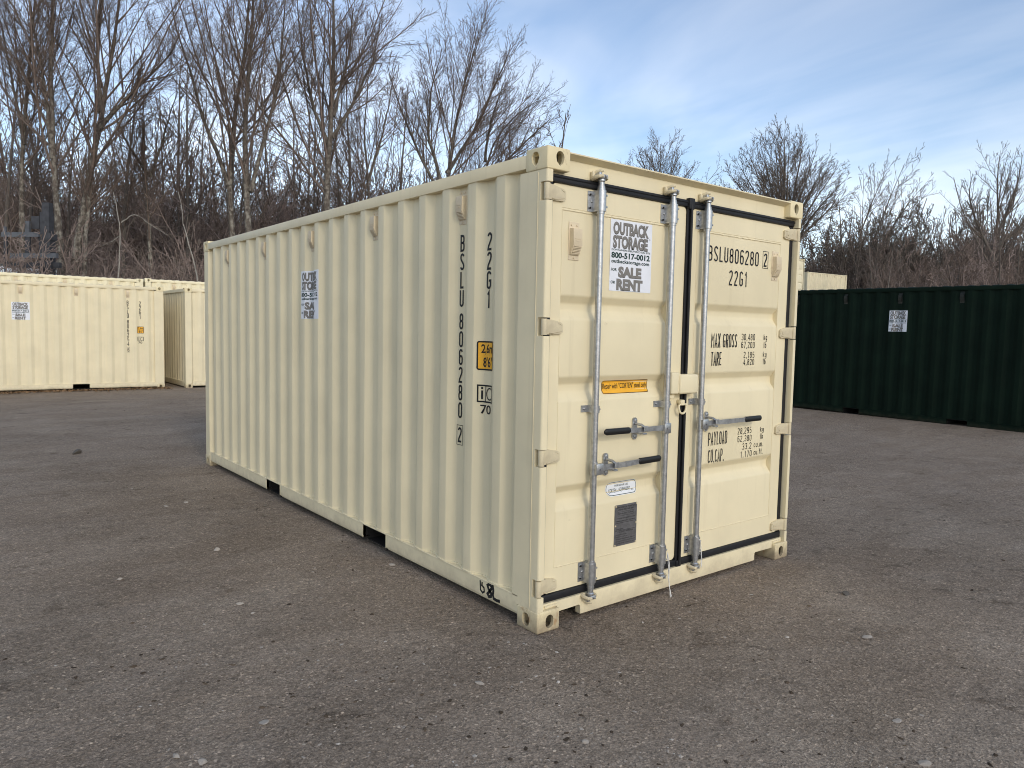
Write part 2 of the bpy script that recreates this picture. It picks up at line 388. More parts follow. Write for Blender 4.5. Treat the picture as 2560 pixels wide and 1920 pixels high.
# ------------------------------------------------------------------ lettering
def stroke_glyphs():
    a, b, o, t, c, r = 0.07, 0.37, 0.06, 0.94, 0.22, 0.15
    top = lambda a0, a1: arc(c, .79, r, a0, a1, 8)
    bot = lambda a0, a1: arc(c, .21, r, a0, a1, 8)
    G = {}
    G['0'] = G['O'] = (.44, [top(0, 180) + bot(180, 360) + [(b, .79)]])
    G['1'] = (.34, [[(.08, .76), (.2, .93), (.2, 0)]])
    G['2'] = (.44, [top(180, 0) + [(.365, .70), (.33, .58), (.12, .24), (.075, .06), (.39, .06)]])
    G['3'] = (.44, [top(170, 0) + [(b, .66)] + arc(.2, .66, .17, 0, -90, 5, .14) + arc(.2, .36, .17, 90, 0, 5, .16) + [(b, .21)] + bot(0, -170)])
    G['4'] = (.46, [[(.31, 0), (.31, .95), (.06, .27), (.43, .27)]])
    G['5'] = (.44, [[(.36, t), (.10, t), (.09, .53)] + arc(c, .42, .15, 150, 0, 7, .15) + [(b, .21)] + bot(0, -170)])
    G['6'] = (.44, [top(15, 180) + bot(180, 360) + [(b, .42)] + arc(c, .42, r, 0, 180, 7)])
    G['9'] = (.44, [[(.44 - x, 1 - y) for x, y in G['6'][1][0]]])
    G['7'] = (.42, [[(.05, t), (.36, t), (.16, 0)]])
    G['8'] = (.44, [arc(c, .80, .135, 0, 180, 7) + [(.085, .66)] + arc(c, .65, .135, 180, 360, 7) + [(.355, .80)],
                    arc(c, .37, .15, 0, 180, 7) + bot(180, 360) + [(b, .37)]])
    G['B'] = (.45, [[(a, o), (a, t), (.22, t)] + arc(.22, .79, .14, 90, 0, 5, .15) + [(.36, .68)] + arc(.22, .66, .14, 0, -90, 5, .14) + [(a, .52), (.22, .52)]
                    + arc(.22, .37, .16, 90, 0, 5, .15) + [(.38, .22)] + arc(.22, .21, .16, 0, -90, 5, .15) + [(a, o)]])
    G['S'] = (.44, [top(10, 180) + [(.075, .70), (.12, .60), (.32, .38), (b, .28)] + bot(0, -170)])
    G['L'] = (.38, [[(a, 1), (a, o), (.36, o)]])
    G['U'] = (.44, [[(a, 1)] + bot(180, 360) + [(b, 1)]])
    G['G'] = (.44, [top(10, 180) + bot(180, 360) + [(b, .47), (.22, .47)]])
    G['C'] = (.44, [top(10, 180) + bot(180, 350)])
    G['D'] = (.45, [[(a, o), (a, t), (.2, t)] + arc(.2, .77, .18, 90, 0, 5) + arc(.2, .23, .18, 0, -90, 5) + [(a, o)]])
    G['M'] = (.58, [[(a, 0), (a, .97), (.29, .50), (.51, .97), (.51, 0)]])
    G['A'] = (.44, [[(.04, 0), (.22, .97), (.40, 0)], [(.10, .28), (.34, .28)]])
    G['X'] = (.44, [[(.05, 0), (.39, 1)], [(.05, 1), (.39, 0)]])
    G['R'] = (.45, [[(a, 0), (a, t), (.22, t)] + arc(.22, .79, .15, 90, 0, 5) + [(b, .65)] + arc(.22, .63, .15, 0, -90, 5, .14) + [(a, .49)], [(.2, .49), (.39, 0)]])
    G['T'] = (.42, [[(.02, t), (.40, t)], [(.21, t), (.21, 0)]])
    G['E'] = (.40, [[(.37, t), (a, t), (a, o), (.37, o)], [(a, .51), (.33, .51)]])
    G['P'] = (.44, [[(a, 0), (a, t), (.22, t)] + arc(.22, .79, .15, 90, 0, 5) + [(b, .63)] + arc(.22, .61, .15, 0, -90, 5) + [(a, .46)]])
    G['Y'] = (.44, [[(.04, 1), (.22, .46), (.40, 1)], [(.22, .46), (.22, 0)]])
    G['k'] = (.40, [[(a, 0), (a, 1)], [(.34, .68), (a, .28)], [(.16, .40), (.36, 0)]])
    G['g'] = (.42, [arc(.2, .36, .14, 0, 360, 14, .28), [(.34, .66), (.34, -.10)] + arc(.2, -.10, .14, 0, -160, 5)])
    G['l'] = (.20, [[(.1, 1), (.1, 0)]])
    G['b'] = (.42, [[(a, 1), (a, 0)], arc(.21, .34, .14, 0, 360, 14, .28)])
    G['c'] = (.38, [arc(.2, .34, .14, 30, 330, 12, .28)])
    G['u'] = (.42, [[(a, .66)] + arc(.21, .20, .14, 180, 360, 6) + [(.35, .66)], [(.35, .66), (.35, 0)]])
    G['m'] = (.62, [[(a, 0), (a, .66)], [(a, .45)] + arc(.18, .50, .11, 160, 0, 5) + [(.29, 0)], [(.29, .45)] + arc(.41, .50, .12, 160, 0, 5) + [(.53, 0)]])
    G['f'] = (.32, [arc(.25, .82, .11, 70, 180, 5) + [(.14, 0)], [(.04, .62), (.28, .62)]])
    G['t'] = (.32, [[(.13, .92), (.13, .16)] + arc(.22, .15, .09, 180, 290, 4), [(.04, .64), (.28, .64)]])
    G['i'] = (.20, [[(.1, .66), (.1, 0)], [(.1, .98), (.1, .86)]])
    G['.'] = (.20, [[(.1, 0), (.1, .13)]])
    G[','] = (.20, [[(.11, .13), (.11, .02), (.05, -.10)]])
    G["'"] = (.18, [[(.09, 1), (.08, .78)]])
    G['"'] = (.28, [[(.09, 1), (.08, .78)], [(.20, 1), (.19, .78)]])
    G[' '] = (.24, [])
    return G
GLY = stroke_glyphs()

def ribbon(pts, th):
    pts = np.asarray(pts, float)
    keep = [0] + [i for i in range(1, len(pts)) if np.linalg.norm(pts[i] - pts[i - 1]) > 1e-6]
    pts = pts[keep]; n = len(pts)
    closed = n > 3 and np.linalg.norm(pts[0] - pts[-1]) < 1e-4
    if closed: pts = pts[:-1]; n -= 1
    L, Rr = [], []
    for i in range(n):
        d0 = pts[i] - pts[i - 1] if (i > 0 or closed) else pts[1] - pts[0]
        d1 = pts[(i + 1) % n] - pts[i] if (i < n - 1 or closed) else pts[i] - pts[i - 1]
        d0 = d0 / np.linalg.norm(d0); d1 = d1 / np.linalg.norm(d1)
        n0 = np.array([-d0[1], d0[0]]); n1_ = np.array([-d1[1], d1[0]])
        m = n0 + n1_; q = np.linalg.norm(m)
        m = n0 if q < 1e-6 else m / q
        k = min(1 / max(0.35, m @ n0), 2.2)
        L.append(pts[i] + m * th * k); Rr.append(pts[i] - m * th * k)
    vs = L + Rr
    fs = [(i, n + i, n + (i + 1) % n, (i + 1) % n) for i in range(n if closed else n - 1)]
    return vs, fs

def stroke_text(txt, x0, x1, z0, z1, th=0.075, space=0.13):
    """lettering made of even strokes, fitted to a box; returns 2D verts, faces"""
    h = z1 - z0
    adv = sum(GLY[ch][0] + space for ch in txt) - space
    sx = (x1 - x0) / adv
    vs, fs = [], []; x = 0.0
    for ch in txt:
        w, strokes = GLY[ch]
        for st in strokes:
            P = [(x0 + (x + px) * sx, z0 + py * h) for px, py in st]
            a, f = ribbon(P, th * h * 0.9)
            fs += [tuple(i + len(vs) for i in q) for q in f]; vs += [tuple(q) for q in a]
        x += w + space
    return vs, fs

_dg = None
def font_text(txt, x0, x1, z0, z1, bold=0.0, shear=0.0):
    cu = bpy.data.curves.new('lettering', 'FONT'); cu.body = txt
    cu.offset = bold; cu.shear = shear; cu.resolution_u = 3; cu.fill_mode = 'FRONT'
    o = bpy.data.objects.new('lettering_source', cu); COL.objects.link(o)
    dg = bpy.context.evaluated_depsgraph_get()
    me = bpy.data.meshes.new_from_object(o.evaluated_get(dg))
    vs = np.array([v.co[:2] for v in me.vertices]); fs = [tuple(p.vertices) for p in me.polygons]
    bpy.data.objects.remove(o); bpy.data.curves.remove(cu); bpy.data.meshes.remove(me)
    lo, hi = vs.min(0), vs.max(0)
    vs = (vs - lo) / (hi - lo) * np.array([x1 - x0, z1 - z0]) + np.array([x0, z0])
    return [tuple(v) for v in vs], fs

def poly2d(pts): return [tuple(p) for p in pts], [tuple(range(len(pts)))]
def outline2d(pts, th): return ribbon(list(pts) + [pts[0]], th)
def merge2d(*items):
    vs, fs = [], []
    for a, f in items:
        fs += [tuple(i + len(vs) for i in q) for q in f]; vs += list(a)
    return vs, fs

def decal(name, item, mat, parent, fn, folds_u=(), folds_v=(), lift=0.001, label=None):
    """lays flat art (u, v) on a surface: fn(u, v, lift) -> xyz, cut along the surface's folds"""
    vs, fs = item
    bm = bmesh.new()
    bv = [bm.verts.new((x, y, 0)) for x, y in vs]
    for f in fs:
        try: bm.faces.new([bv[i] for i in f])
        except ValueError: pass
    us = [v[0] for v in vs]; vv = [v[1] for v in vs]
    for k, folds, lo, hi in ((0, folds_u, min(us), max(us)), (1, folds_v, min(vv), max(vv))):
        for q in folds:
            if lo < q < hi:
                co = (q, 0, 0) if k == 0 else (0, q, 0); no = (1, 0, 0) if k == 0 else (0, 1, 0)
                bmesh.ops.bisect_plane(bm, geom=bm.verts[:] + bm.edges[:] + bm.faces[:], plane_co=co, plane_no=no)
    for v in bm.verts: v.co = fn(v.co.x, v.co.y, lift)
    me = bpy.data.meshes.new(name); bm.to_mesh(me); bm.free()
    return obj(name, me, mat, parent, label)

# ------------------------------------------------------------------ ground (the large structure)
def sstep(a, b, x):
    t = np.clip((x - a) / (b - a), 0, 1); return t * t * (3 - 2 * t)
def ground_z(x, y):
    x = np.asarray(x, float); y = np.asarray(y, float)
    t = (x - CAM[0]) * FWD[0] + (y - CAM[1]) * FWD[1]
    s = (x - CAM[0]) * RIGHT[0] + (y - CAM[1]) * RIGHT[1]
    q = s / np.maximum(t, 1.0)
    hill = 6.2 * sstep(27, 58, t) * sstep(0.12, -0.25, q) + 3.0 * sstep(74, 120, t)
    hill = hill * (1 + .10 * np.sin(x * .31 + 1.0) * np.sin(y * .23) + .06 * np.sin(x * .83) ) + 9.0 * sstep(60, 130, t) * sstep(0.30, -0.30, q)
    # low bank of gravel in front of the green container
    bank = 0.085 * sstep(10.2, 11.6, x) * sstep(17.5, 14.0, x) * sstep(-4, -1, y) * sstep(11, 8.5, y)
    return hill * (t > 0) + bank
def build_ground():
    ax = np.concatenate([np.linspace(-900, -60, 12), np.linspace(-50, -8, 18), np.arange(-7, 20, 0.5), np.linspace(21, 130, 60), np.linspace(150, 1200, 12)])
    ay = np.concatenate([np.linspace(-900, -60, 12), np.linspace(-50, -8, 18), np.arange(-7, 24, 0.5), np.linspace(25, 140, 64), np.linspace(160, 1200, 12)])
    X, Y = np.meshgrid(ax, ay, indexing='ij'); Z = ground_z(X, Y)
    V = np.stack([X, Y, Z], -1).reshape(-1, 3)
    nx, ny = len(ax), len(ay)
    i, j = np.meshgrid(np.arange(nx - 1), np.arange(ny - 1), indexing='ij'); k = (i * ny + j).ravel()
    F = np.stack([k, k + ny, k + ny + 1, k + 1], 1)
    me = bpy.data.meshes.new('ground'); me.from_pydata(V.tolist(), [], F.tolist()); me.shade_smooth()
    o = obj('ground', me, 'ground'); o['kind'] = 'structure'
build_ground()

# ------------------------------------------------------------------ containers
W, L, H0 = 2.438, 6.058, 2.591
SIDE = [(0.2255, .044), (.297, .044)]
for k in range(20):
    o_ = .365 + .278 * k
    SIDE += [(o_, .008), (o_ + .076, .008), (o_ + .144, .044), (o_ + .210, .044)]
SIDE = SIDE[:-1] + [(5.86, .044)]
def soften(P, e=0.0045):
    out = [P[0]]
    for i in range(1, len(P) - 1):
        p, a, b = np.array(P[i]), np.array(P[i - 1]), np.array(P[i + 1])
        da, db = (a - p) / np.linalg.norm(a - p), (b - p) / np.linalg.norm(b - p)
        q0, q1 = p + da * e, p + db * e
        out += [tuple(q0), tuple(0.25 * q0 + 0.5 * p + 0.25 * q1), tuple(q1)]
    return out + [P[-1]]
SIDE = soften(SIDE)
SY = np.array([p[0] for p in SIDE]); SX = np.array([p[1] for p in SIDE])
def side_x(y, z): return float(np.interp(y, SY, SX)) + 0.0011 * math.sin(2.3 * y + 1.1) * math.sin(2.9 * z + 0.6) + 0.0006 * math.sin(7 * y) * math.sin(5 * z)

def mesh_from(vs, fs, name, smooth=None):
    return MB().add(vs, fs).mesh(name, smooth)
def side_sheet(H):
    zs = np.linspace(.165, H - .094, 11); n = len(SY)
    vs = [(side_x(y, z), y, z) for z in zs for y in SY]
    fs = [(r * n + i, r * n + i + 1, (r + 1) * n + i + 1, (r + 1) * n + i) for r in range(len(zs) - 1) for i in range(n - 1)]
    return vs, fs
def boolean(base, cutters):
    o = bpy.data.objects.new('solid', base); COL.objects.link(o); tmp = [o]
    for c in cutters:
        q = bpy.data.objects.new('cutter', c); COL.objects.link(q); tmp.append(q)
        m = o.modifiers.new('cut', 'BOOLEAN'); m.operation = 'DIFFERENCE'; m.solver = 'EXACT'; m.object = q
    me = bpy.data.meshes.new_from_object(o.evaluated_get(bpy.context.evaluated_depsgraph_get()))
    for q in tmp: bpy.data.objects.remove(q)
    return me
def fitting_mesh(top):
    base = MB().box(0, .162, 0, .178, 0, .118, .009, 3).mesh('casting')
    cav = MB().box(.020, .150, .020, .166, .014, .104).mesh('cavity')
    cut = [cav]
    def hole(cx, w, z0, z1):
        if top:
            p = arc(cx, z1 - w / 2, w / 2, 0, 180, 10) + [(cx - w / 2, z0 + .040), (cx - w * .38, z0 + .018), (cx, z0), (cx + w * .38, z0 + .018), (cx + w / 2, z0 + .040)]
        else:
            p = arc(cx, z1 - w / 2, w / 2, 0, 180, 10) + arc(cx, z0 + w / 2, w / 2, 180, 360, 10)
        return p
    zz = (.022, .098) if top else (.020, .094)
    cut.append(MB().prism(hole(.088, .056, *zz), -.03, .03, XZ(0)).mesh('front_hole'))
    Ms = Matrix(((0, 0, 1, 0), (1, 0, 0, 0), (0, 1, 0, 0), (0, 0, 0, 1)))
    cut.append(MB().prism(hole(.098, .058, *zz), -.03, .03, Ms).mesh('side_hole'))
    tz = .118 if top else 0
    cut.append(MB().prism([(x + .085, y + .095) for x, y in arc(0, .03, .032, 0, 180, 8) + arc(0, -.03, .032, 180, 360, 8)], tz - .03, tz + .03).mesh('end_hole'))
    me = boolean(base, cut)
    me.shade_smooth(); me.set_sharp_from_angle(angle=R(28))
    return me
def mirrored(me, sx, sy, tx, ty, tz, name):
    m = me.copy(); m.name = name
    n = len(m.vertices); co = np.empty(n * 3); m.vertices.foreach_get('co', co); co = co.reshape(-1, 3)
    co = co * np.array([sx, sy, 1]) + np.array([tx, ty, tz]); m.vertices.foreach_set('co', co.ravel())
    if sx * sy < 0: m.flip_normals()
    m.update(); return m
FIT_T, FIT_B = fitting_mesh(True), fitting_mesh(False)

HINGE_Z = [(2.318, 2.406), (1.613, 1.702), (.914, 1.0), (.200, .290)]
def front_post(H, hinges):
    full = [(.044, .004)] + [(.018 + .014 * math.cos(a), .018 + .014 * math.sin(a)) for a in np.linspace(-math.pi / 2, -math.pi, 6)] + [(.004, .2255), (.05, .2255), (.05, .12), (.044, .12)]
    part = [(.034, .056), (.004, .056), (.004, .2255), (.05, .2255), (.05, .12), (.044, .12), (.044, .056)]
    mb = MB(); z = .118
    for a, b in (sorted(hinges) if hinges else []):
        mb.prism(full, z, a - .004); mb.prism(part, a - .004, b + .004); z = b + .004
    mb.prism(full, z, H - .118)
    # raised seams where the post plates were welded
    mb.box(.0015, .006, .0735, .0762, .13, H - .13)
    return mb
def rear_post(H):
    return MB().prism([(.044, 5.862), (.004, 5.90), (.004, 6.040), (.018, 6.054), (.15, 6.054), (.15, 5.99), (.06, 5.99), (.06, 5.862)], .118, H - .118)
def vent_mesh():
    mb = MB().box(-.039, .039, -.004, 0, 0, .205, .0015, 1)
    mb.prism([(-.003, .030), (-.003, .170), (-.034, .166), (-.037, .080), (-.012, .028)], -.032, .032, Matrix(((0, 0, 1, 0), (1, 0, 0, 0), (0, 1, 0, 0), (0, 0, 0, 1))))
    for i in range(6):
        f = (i + .7) / 6.6; y0, z0 = -.0375 + .0255 * f, .078 - .050 * f
        mb.box(-.026, .026, y0 - .003, y0 + .001, z0 - .0016, z0 + .0016)
    mb.box(-.010, .010, -.0395, -.036, .098, .103); mb.box(-.022, .022, -.0385, -.035, .112, .114)
    for x, z in ((-.02, .188), (.02, .188), (0, .013)): mb.tube([(x, -.002, z), (x, -.009, z)], .006, 6)
    return mb.mesh('vent', 30)
VENT = vent_mesh()
VENT_Y = [.543 + .278 * k for k in (1, 5, 9, 13, 17)]

def lower_rail():
    mb = MB()
    for a, b in ((.178, 1.689), (2.043, 3.723), (4.069, 5.88)):
        mb.box(.006, .014, a, b, .070, .158, .002, 1)
        mb.box(.014, .055, a, b, .060, .068)
        mb.box(.020, .028, a, b, .052, .062)
        mb.box(.005, .030, a, a + .006, .062, .158); mb.box(.005, .030, b - .006, b, .062, .158)
    mb.box(.004, .055, .178, 5.88, .158, .1655, .0015, 1)
    # wavy weld bead where the corrugated sheet meets the rail
    yy = np.arange(.23, 5.86, .035)
    pts = [(side_x(y, .17) - .002, y, .1685 + .0016 * math.sin(40 * y)) for y in yy]
    mb.tube(pts, .0062, 5)
    return mb
def pockets():
    mb = MB()
    for a, b in ((1.689, 2.043), (3.723, 4.069)):
        mb.box(.012, W - .012, a, b, .150, .156); mb.box(.012, W - .012, a - .008, a, .042, .15); mb.box(.012, W - .012, b, b + .008, .042, .15)
        mb.box(.05, .25, a, b, .036, .042); mb.box(W - .25, W - .05, a, b, .036, .042)
    mb.box(.06, W - .06, .10, L - .10, .157, .164); mb.box(.17, W - .17, .19, .20, .030, .15); mb.box(.166, W - .166, .075, .19, .100, .14)  # plates behind the sill slots go near-black to paint the slots' shade
    for y in np.arange(.45, 5.8, .31):
        if not any(a - .05 < y < b + .05 for a, b in ((1.689, 2.043), (3.723, 4.069))): mb.box(.055, W - .055, y, y + .045, .045, .157)
    return mb
def roof_mesh(H):
    ys = [.08]; zs = [0]; y = .30; P = [(.08, 0), (.27, 0)]
    while y < L - .35:
        P += [(y, 0), (y + .02, .017), (y + .095, .017), (y + .115, 0)]; y += .209
    P += [(L - .1, 0)]
    n = len(P); vs = []
    xs = [.058, W * .25, W * .5, W * .75, W - .058]; cam_ = [0, .004, .006, .004, 0]
    for x, c in zip(xs, cam_): vs += [(x, p, H - .026 + q + c) for p, q in P]
    fs = [(r * n + i, r * n + i + 1, (r + 1) * n + i + 1, (r + 1) * n + i) for r in range(4) for i in range(n - 1)]
    mb = MB().add(vs, fs)
    # the ends of the waves stand up over the top side rails
    for p, q, s_, t_ in zip(P[0::1], P[1::1], P[2::1], P[3::1]):
        if q[1] == .017 and s_[1] == .017:
            for x0, x1 in ((.010, .058), (W - .058, W - .010)):
                mb.add([(x0, p[0], H - .0255), (x0, t_[0], H - .0255), (x1, t_[0], H - .0255), (x1, p[0], H - .0255), (x1 if x1 < 1 else x0, q[0], H - .009), (x1 if x1 < 1 else x0, s_[0], H - .009)],
                       [(0, 1, 5, 4), (0, 4, 3), (1, 2, 5), (2, 3, 4, 5)] if x1 < 1 else [(3, 2, 5, 4), (0, 4, 3), (1, 2, 5), (0, 1, 5, 4)])
    return mb
def end_wall(H):
    xs = [.15]; P = [(.15, .03)]; x = .20
    while x < W - .30:
        P += [(x, .03), (x + .055, .075), (x + .125, .075), (x + .18, .03)]; x += .25
    P += [(W - .15, .03)]; P = soften(P); n = len(P)
    vs = [(x, L - y, z) for z in (.16, H - .09) for x, y in P]
    mb = MB().add(vs, [(i, i + 1, n + i + 1, n + i) for i in range(n - 1)])
    mb.box(.162, W - .162, L - .085, L - .006, H - .10, H - .02, .003, 1); mb.box(.162, W - .162, L - .085, L - .006, .03, .165, .003, 1)
    return mb
def header(H):
    YZ = Matrix(((0, 0, 1, 0), (1, 0, 0, 0), (0, 1, 0, 0), (0, 0, 0, 1)))
    mb = MB().prism([(.002, H - .013), (.002, H - .020), (.050, H - .042), (.050, H - .1185), (.09, H - .1185), (.09, H - .013)], .158, W - .158, YZ)
    mb.box(.046, W - .046, .0505, .09, H - .129, H - .1187)
    mb.box(.15, W - .15, .0885, .12, H - .12, H - .014)
    return mb
def sill():
    out = [(.050, .146), (.050, .118), (.165, .118), (.165, .084), (.335, .088), (.344, .078), (.346, .032), (W - .385, .034), (W - .383, .080), (W - .374, .090), (W - .165, .088), (W - .165, .118), (W - .050, .118), (W - .050, .146)]
    mb = MB().prism(out, 0, .040, XZ(.068))
    mb.box(.10, W - .10, .05, .068, .143, .158); mb.box(.15, W - .15, .068, .20, .155, .162)
    mb.box(.07, .160, .020, .03, .127, .136); mb.box(W - .160, W - .07, .020, .03, .127, .136)
    return mb

REC = [(1.699, 1.831), (1.250, 1.385), (.642, .780)]
DY, DD = .050, .036
def rec_depth(z):
    for a, b in REC:
        if a < z < b: return DD * min(1, (b - z) / .042, (z - a) / .050)
    return 0.0
def door_y(x, z): return DY + rec_depth(z)
def door_mesh(x0, x1, xa, xb):
    z0, z1 = .192, 2.418
    mb = MB()
    # frame ring with rounded corners, in pieces butted end to end
    zb, zt = .33, 2.285
    r = .028
    mb.add(*[(lambda P: ([(x, DY, z) for x, z in P], [tuple(range(len(P)))]))([(x0, zb), (x1, zb)] + arc(x1 - r, z0 + r, r, 0, -90, 5) + arc(x0 + r, z0 + r, r, -90, -180, 5))][0])
    mb.add(*[(lambda P: ([(x, DY, z) for x, z in P], [tuple(range(len(P)))]))([(x1, zt), (x0, zt)] + arc(x0 + r, z1 - r, r, 180, 90, 5) + arc(x1 - r, z1 - r, r, 90, 0, 5))][0])
    for a, b in ((x0, xa), (xb, x1)): mb.add([(a, DY, zb), (b, DY, zb), (b, DY, zt), (a, DY, zt)], [(0, 1, 2, 3)])
    prof = [(zb, 0.0)]
    for a, b in sorted(REC):
        prof += [(a, 0), (a + .050, DD), (b - .042, DD), (b, 0)]
    prof += [(zt, 0)]
    prof = soften(prof, .009); n = len(prof)
    xs = np.linspace(xa, xb, 9)
    vs = [(x, DY + .0012 + d + .0008 * math.sin(5 * x + 2 * z) * math.sin(3.1 * z), z) for x in xs for z, d in prof]
    mb.add(vs, [(k * n + i, k * n + i + 1, (k + 1) * n + i + 1, (k + 1) * n + i) for k in range(8) for i in range(n - 1)])
    for x in (xa, xb):
        for a, b in REC:
            mb.add([(x, DY, a), (x, DY + DD + .003, a), (x, DY + DD + .003, b), (x, DY, b)], [(0, 1, 2, 3)])
    # edge returns, weld lines along the frame
    for x in (x0, x1): mb.add([(x, DY, z0 + r), (x, DY + .05, z0 + r), (x, DY + .05, z1 - r), (x, DY, z1 - r)], [(0, 1, 2, 3)])
    for z in (z0, z1): mb.add([(x0 + r, DY, z), (x0 + r, DY + .05, z), (x1 - r, DY + .05, z), (x1 - r, DY, z)], [(0, 1, 2, 3)])
    for z in (zb, zt):
        mb.tube([(xa + (xb - xa) * i / 24, DY - .0004 + .0008 * math.sin(9 * i), z + .0012 * math.sin(3.3 * i)) for i in range(25)], .0034, 5)
    mb.tube([(xa + (xb - xa) * i / 24, DY - .0002, zt + .012 + .0006 * math.sin(2.1 * i)) for i in range(25)], .0022, 5)
    for x in (xa, xb):
        for a, b in ((zb, REC[2][0]), (REC[2][1], REC[1][0]), (REC[1][1], REC[0][0]), (REC[0][1], zt)):
            mb.tube([(x + .0008 * math.sin(3 * i), DY + .0005, a + (b - a) * i / 8) for i in range(9)], .0028, 5)
    return mb.mesh('door', 35)
DOORS = [(.080, 1.188, .156, 1.030), (1.226, 2.358, 1.306, 2.246)]

_shell = {}
def shell_parts(H, hinges):
    key = (H, hinges)
    if key in _shell: return _shell[key]
    P = []
    for i, (sx, tx) in enumerate(((1, 0), (-1, W))):
        for j, (sy, ty) in enumerate(((1, 0), (-1, L))):
            P.append(('corner_fitting', mirrored(FIT_T, sx, sy, tx, ty, H - .118, 'corner_fitting'), 'fit'))
            P.append(('corner_fitting', mirrored(FIT_B, sx, sy, tx, ty, 0, 'corner_fitting'), 'fit'))
        for nm, mb, k, sm in (('corner_post', front_post(H, HINGE_Z if hinges else None), 'paint', 30), ('corner_post', rear_post(H), 'paint', 30),
                              ('side_wall', MB().add(*side_sheet(H)), 'paint', 40), ('bottom_side_rail', lower_rail(), 'paint', 30),
                              ('top_side_rail', MB().box(.002, .062, .176, L - .176, H - .097, H - .024, .003, 2), 'paint', 30)):
            me = mb.mesh(nm, sm)
            if i: me = mirrored(me, -1, 1, W, 0, 0, nm)
            P.append((nm, me, k))
        if i == 0:
            for y in VENT_Y: P.append(('vent', VENT, 'vent', (side_x(y, 2.37), y, 2.270 + H - H0), -math.pi / 2))
    P.append(('roof', roof_mesh(H).mesh('roof', 30), 'paint'))
    P.append(('end_wall', end_wall(H).mesh('end_wall', 40), 'paint'))
    P.append(('header', header(H).mesh('header', 30), 'paint'))
    P.append(('sill', sill().mesh('sill', 30), 'paint'))
    P.append(('underframe', pockets().mesh('underframe'), 'under'))
    _shell[key] = P
    return P
DOOR_ME = [door_mesh(*d) for d in DOORS]
def container(label, loc, rz, H=H0, paint='cream', vent='vent', fit='fitting', hinges=False, name='shipping_container', group=None, doors=True, stretch=1.0):
    root = empty(name, loc, rz, label, 'container', group)
    mm = {'paint': paint, 'vent': vent, 'fit': fit, 'under': 'under'}
    for it in shell_parts(H, hinges):
        o = bpy.data.objects.new(it[0], it[1]); COL.objects.link(o); o.parent = root
        if len(it[1].materials) == 0: it[1].materials.append(None)
        o.material_slots[0].link = 'OBJECT'; o.material_slots[0].material = M[mm[it[2]]]
        if len(it) > 3: o.location = it[3]; o.rotation_euler = (0, 0, it[4])
    if doors:
        for me in DOOR_ME:
            o = bpy.data.objects.new('door', me); COL.objects.link(o); o.parent = root
            if len(me.materials) == 0: me.materials.append(None)
            o.material_slots[0].link = 'OBJECT'; o.material_slots[0].material = M[paint]
            if H > H0: o.scale = (1, 1, (H - .17) / (H0 - .17)); o.location.z = .19 * (1 - (H - .17) / (H0 - .17))
    return root

# ---- art shared by the containers
def side_fn(u, v, lift):            # u = position along the side (local y), v = height
    return (side_x(u, v) - lift, u, v)
def sp(item, yc):                   # art drawn in reading direction -> local y runs the other way
    return [(yc - x, z) for x, z in item[0]], [tuple(reversed(f)) for f in item[1]]
def poster_art(x0, z0, w, h, detail=True):
    X = lambda a: x0 + a * w
    Z = lambda a: z0 + (1 - a) * h
    T = lambda s, a, b, t, bt, bold, sh=0.0: font_text(s, X(a), X(b), Z(bt), Z(t), bold, sh)
    shadow, grey, green = [], [], []
    for s, a, b, t, bt in (('OUTBACK', .06, .905, .030, .205), ('STORAGE', .06, .885, .218, .395)):
        shadow.append(T(s, a, b + .012, t, bt + .008, .054)); grey.append(T(s, a, b - .002, t, bt - .002, .040))
    for s, a, b, t, bt in (('SALE', .20, .755, .650, .805), ('RENT', .165, .79, .825, .985)):
        shadow.append(T(s, a, b + .006, t, bt + .004, .062)); grey.append(T(s, a, b - .002, t, bt - .002, .055))
    green.append(T('800-517-0012', .03,   .955, .455, .540, .034)); green.append(T('outbackstorage.com', .035, .945, .553, .622, .022))
    green.append(T('FOR', .03, .165, .68, .722, .02)); green.append(T('OR', .03, .135, .858, .900, .02))
    if detail:
        green.append(T('CONTAINERS DELIVERED ON SITE', .03, .965, .408, .434, .012)); shadow.append(T('TM', .92, .955, .218, .232, .01))
        green.append(T('CONTAINERS DELIVERED', .26, .74, .988, .994, .01))
    return [(poly2d([(X(0), Z(1)), (X(1), Z(1)), (X(1), Z(0)), (X(0), Z(0))]), None)] + [(i, 'ink_dark') for i in shadow] + [(i, 'ink_grey') for i in grey] + [(i, 'ink_green') for i in green]
def put_poster(parent, fn, art, folds_u=(), folds_v=(), flip=None, label=None):
    f = (lambda it: sp(it, flip)) if flip is not None else (lambda it: it)
    base = decal('poster', f(art[0][0]), 'paper', parent, fn, folds_u, folds_v, .0018, label)
    for it, m in art[1:]:
        decal('lettering', f(it), m, base, fn, folds_u, folds_v, {'ink_dark': .0026, 'ink_grey': .0032, 'ink_green': .0030}[m])
    return base
ART = poster_art(-.176, 0, .352, .405)
ART_SIMPLE = ART
def shift(art, dz, dx=0.0): return [(([(x + dx, z + dz) for x, z in a], f), m) for (a, f), m in art]

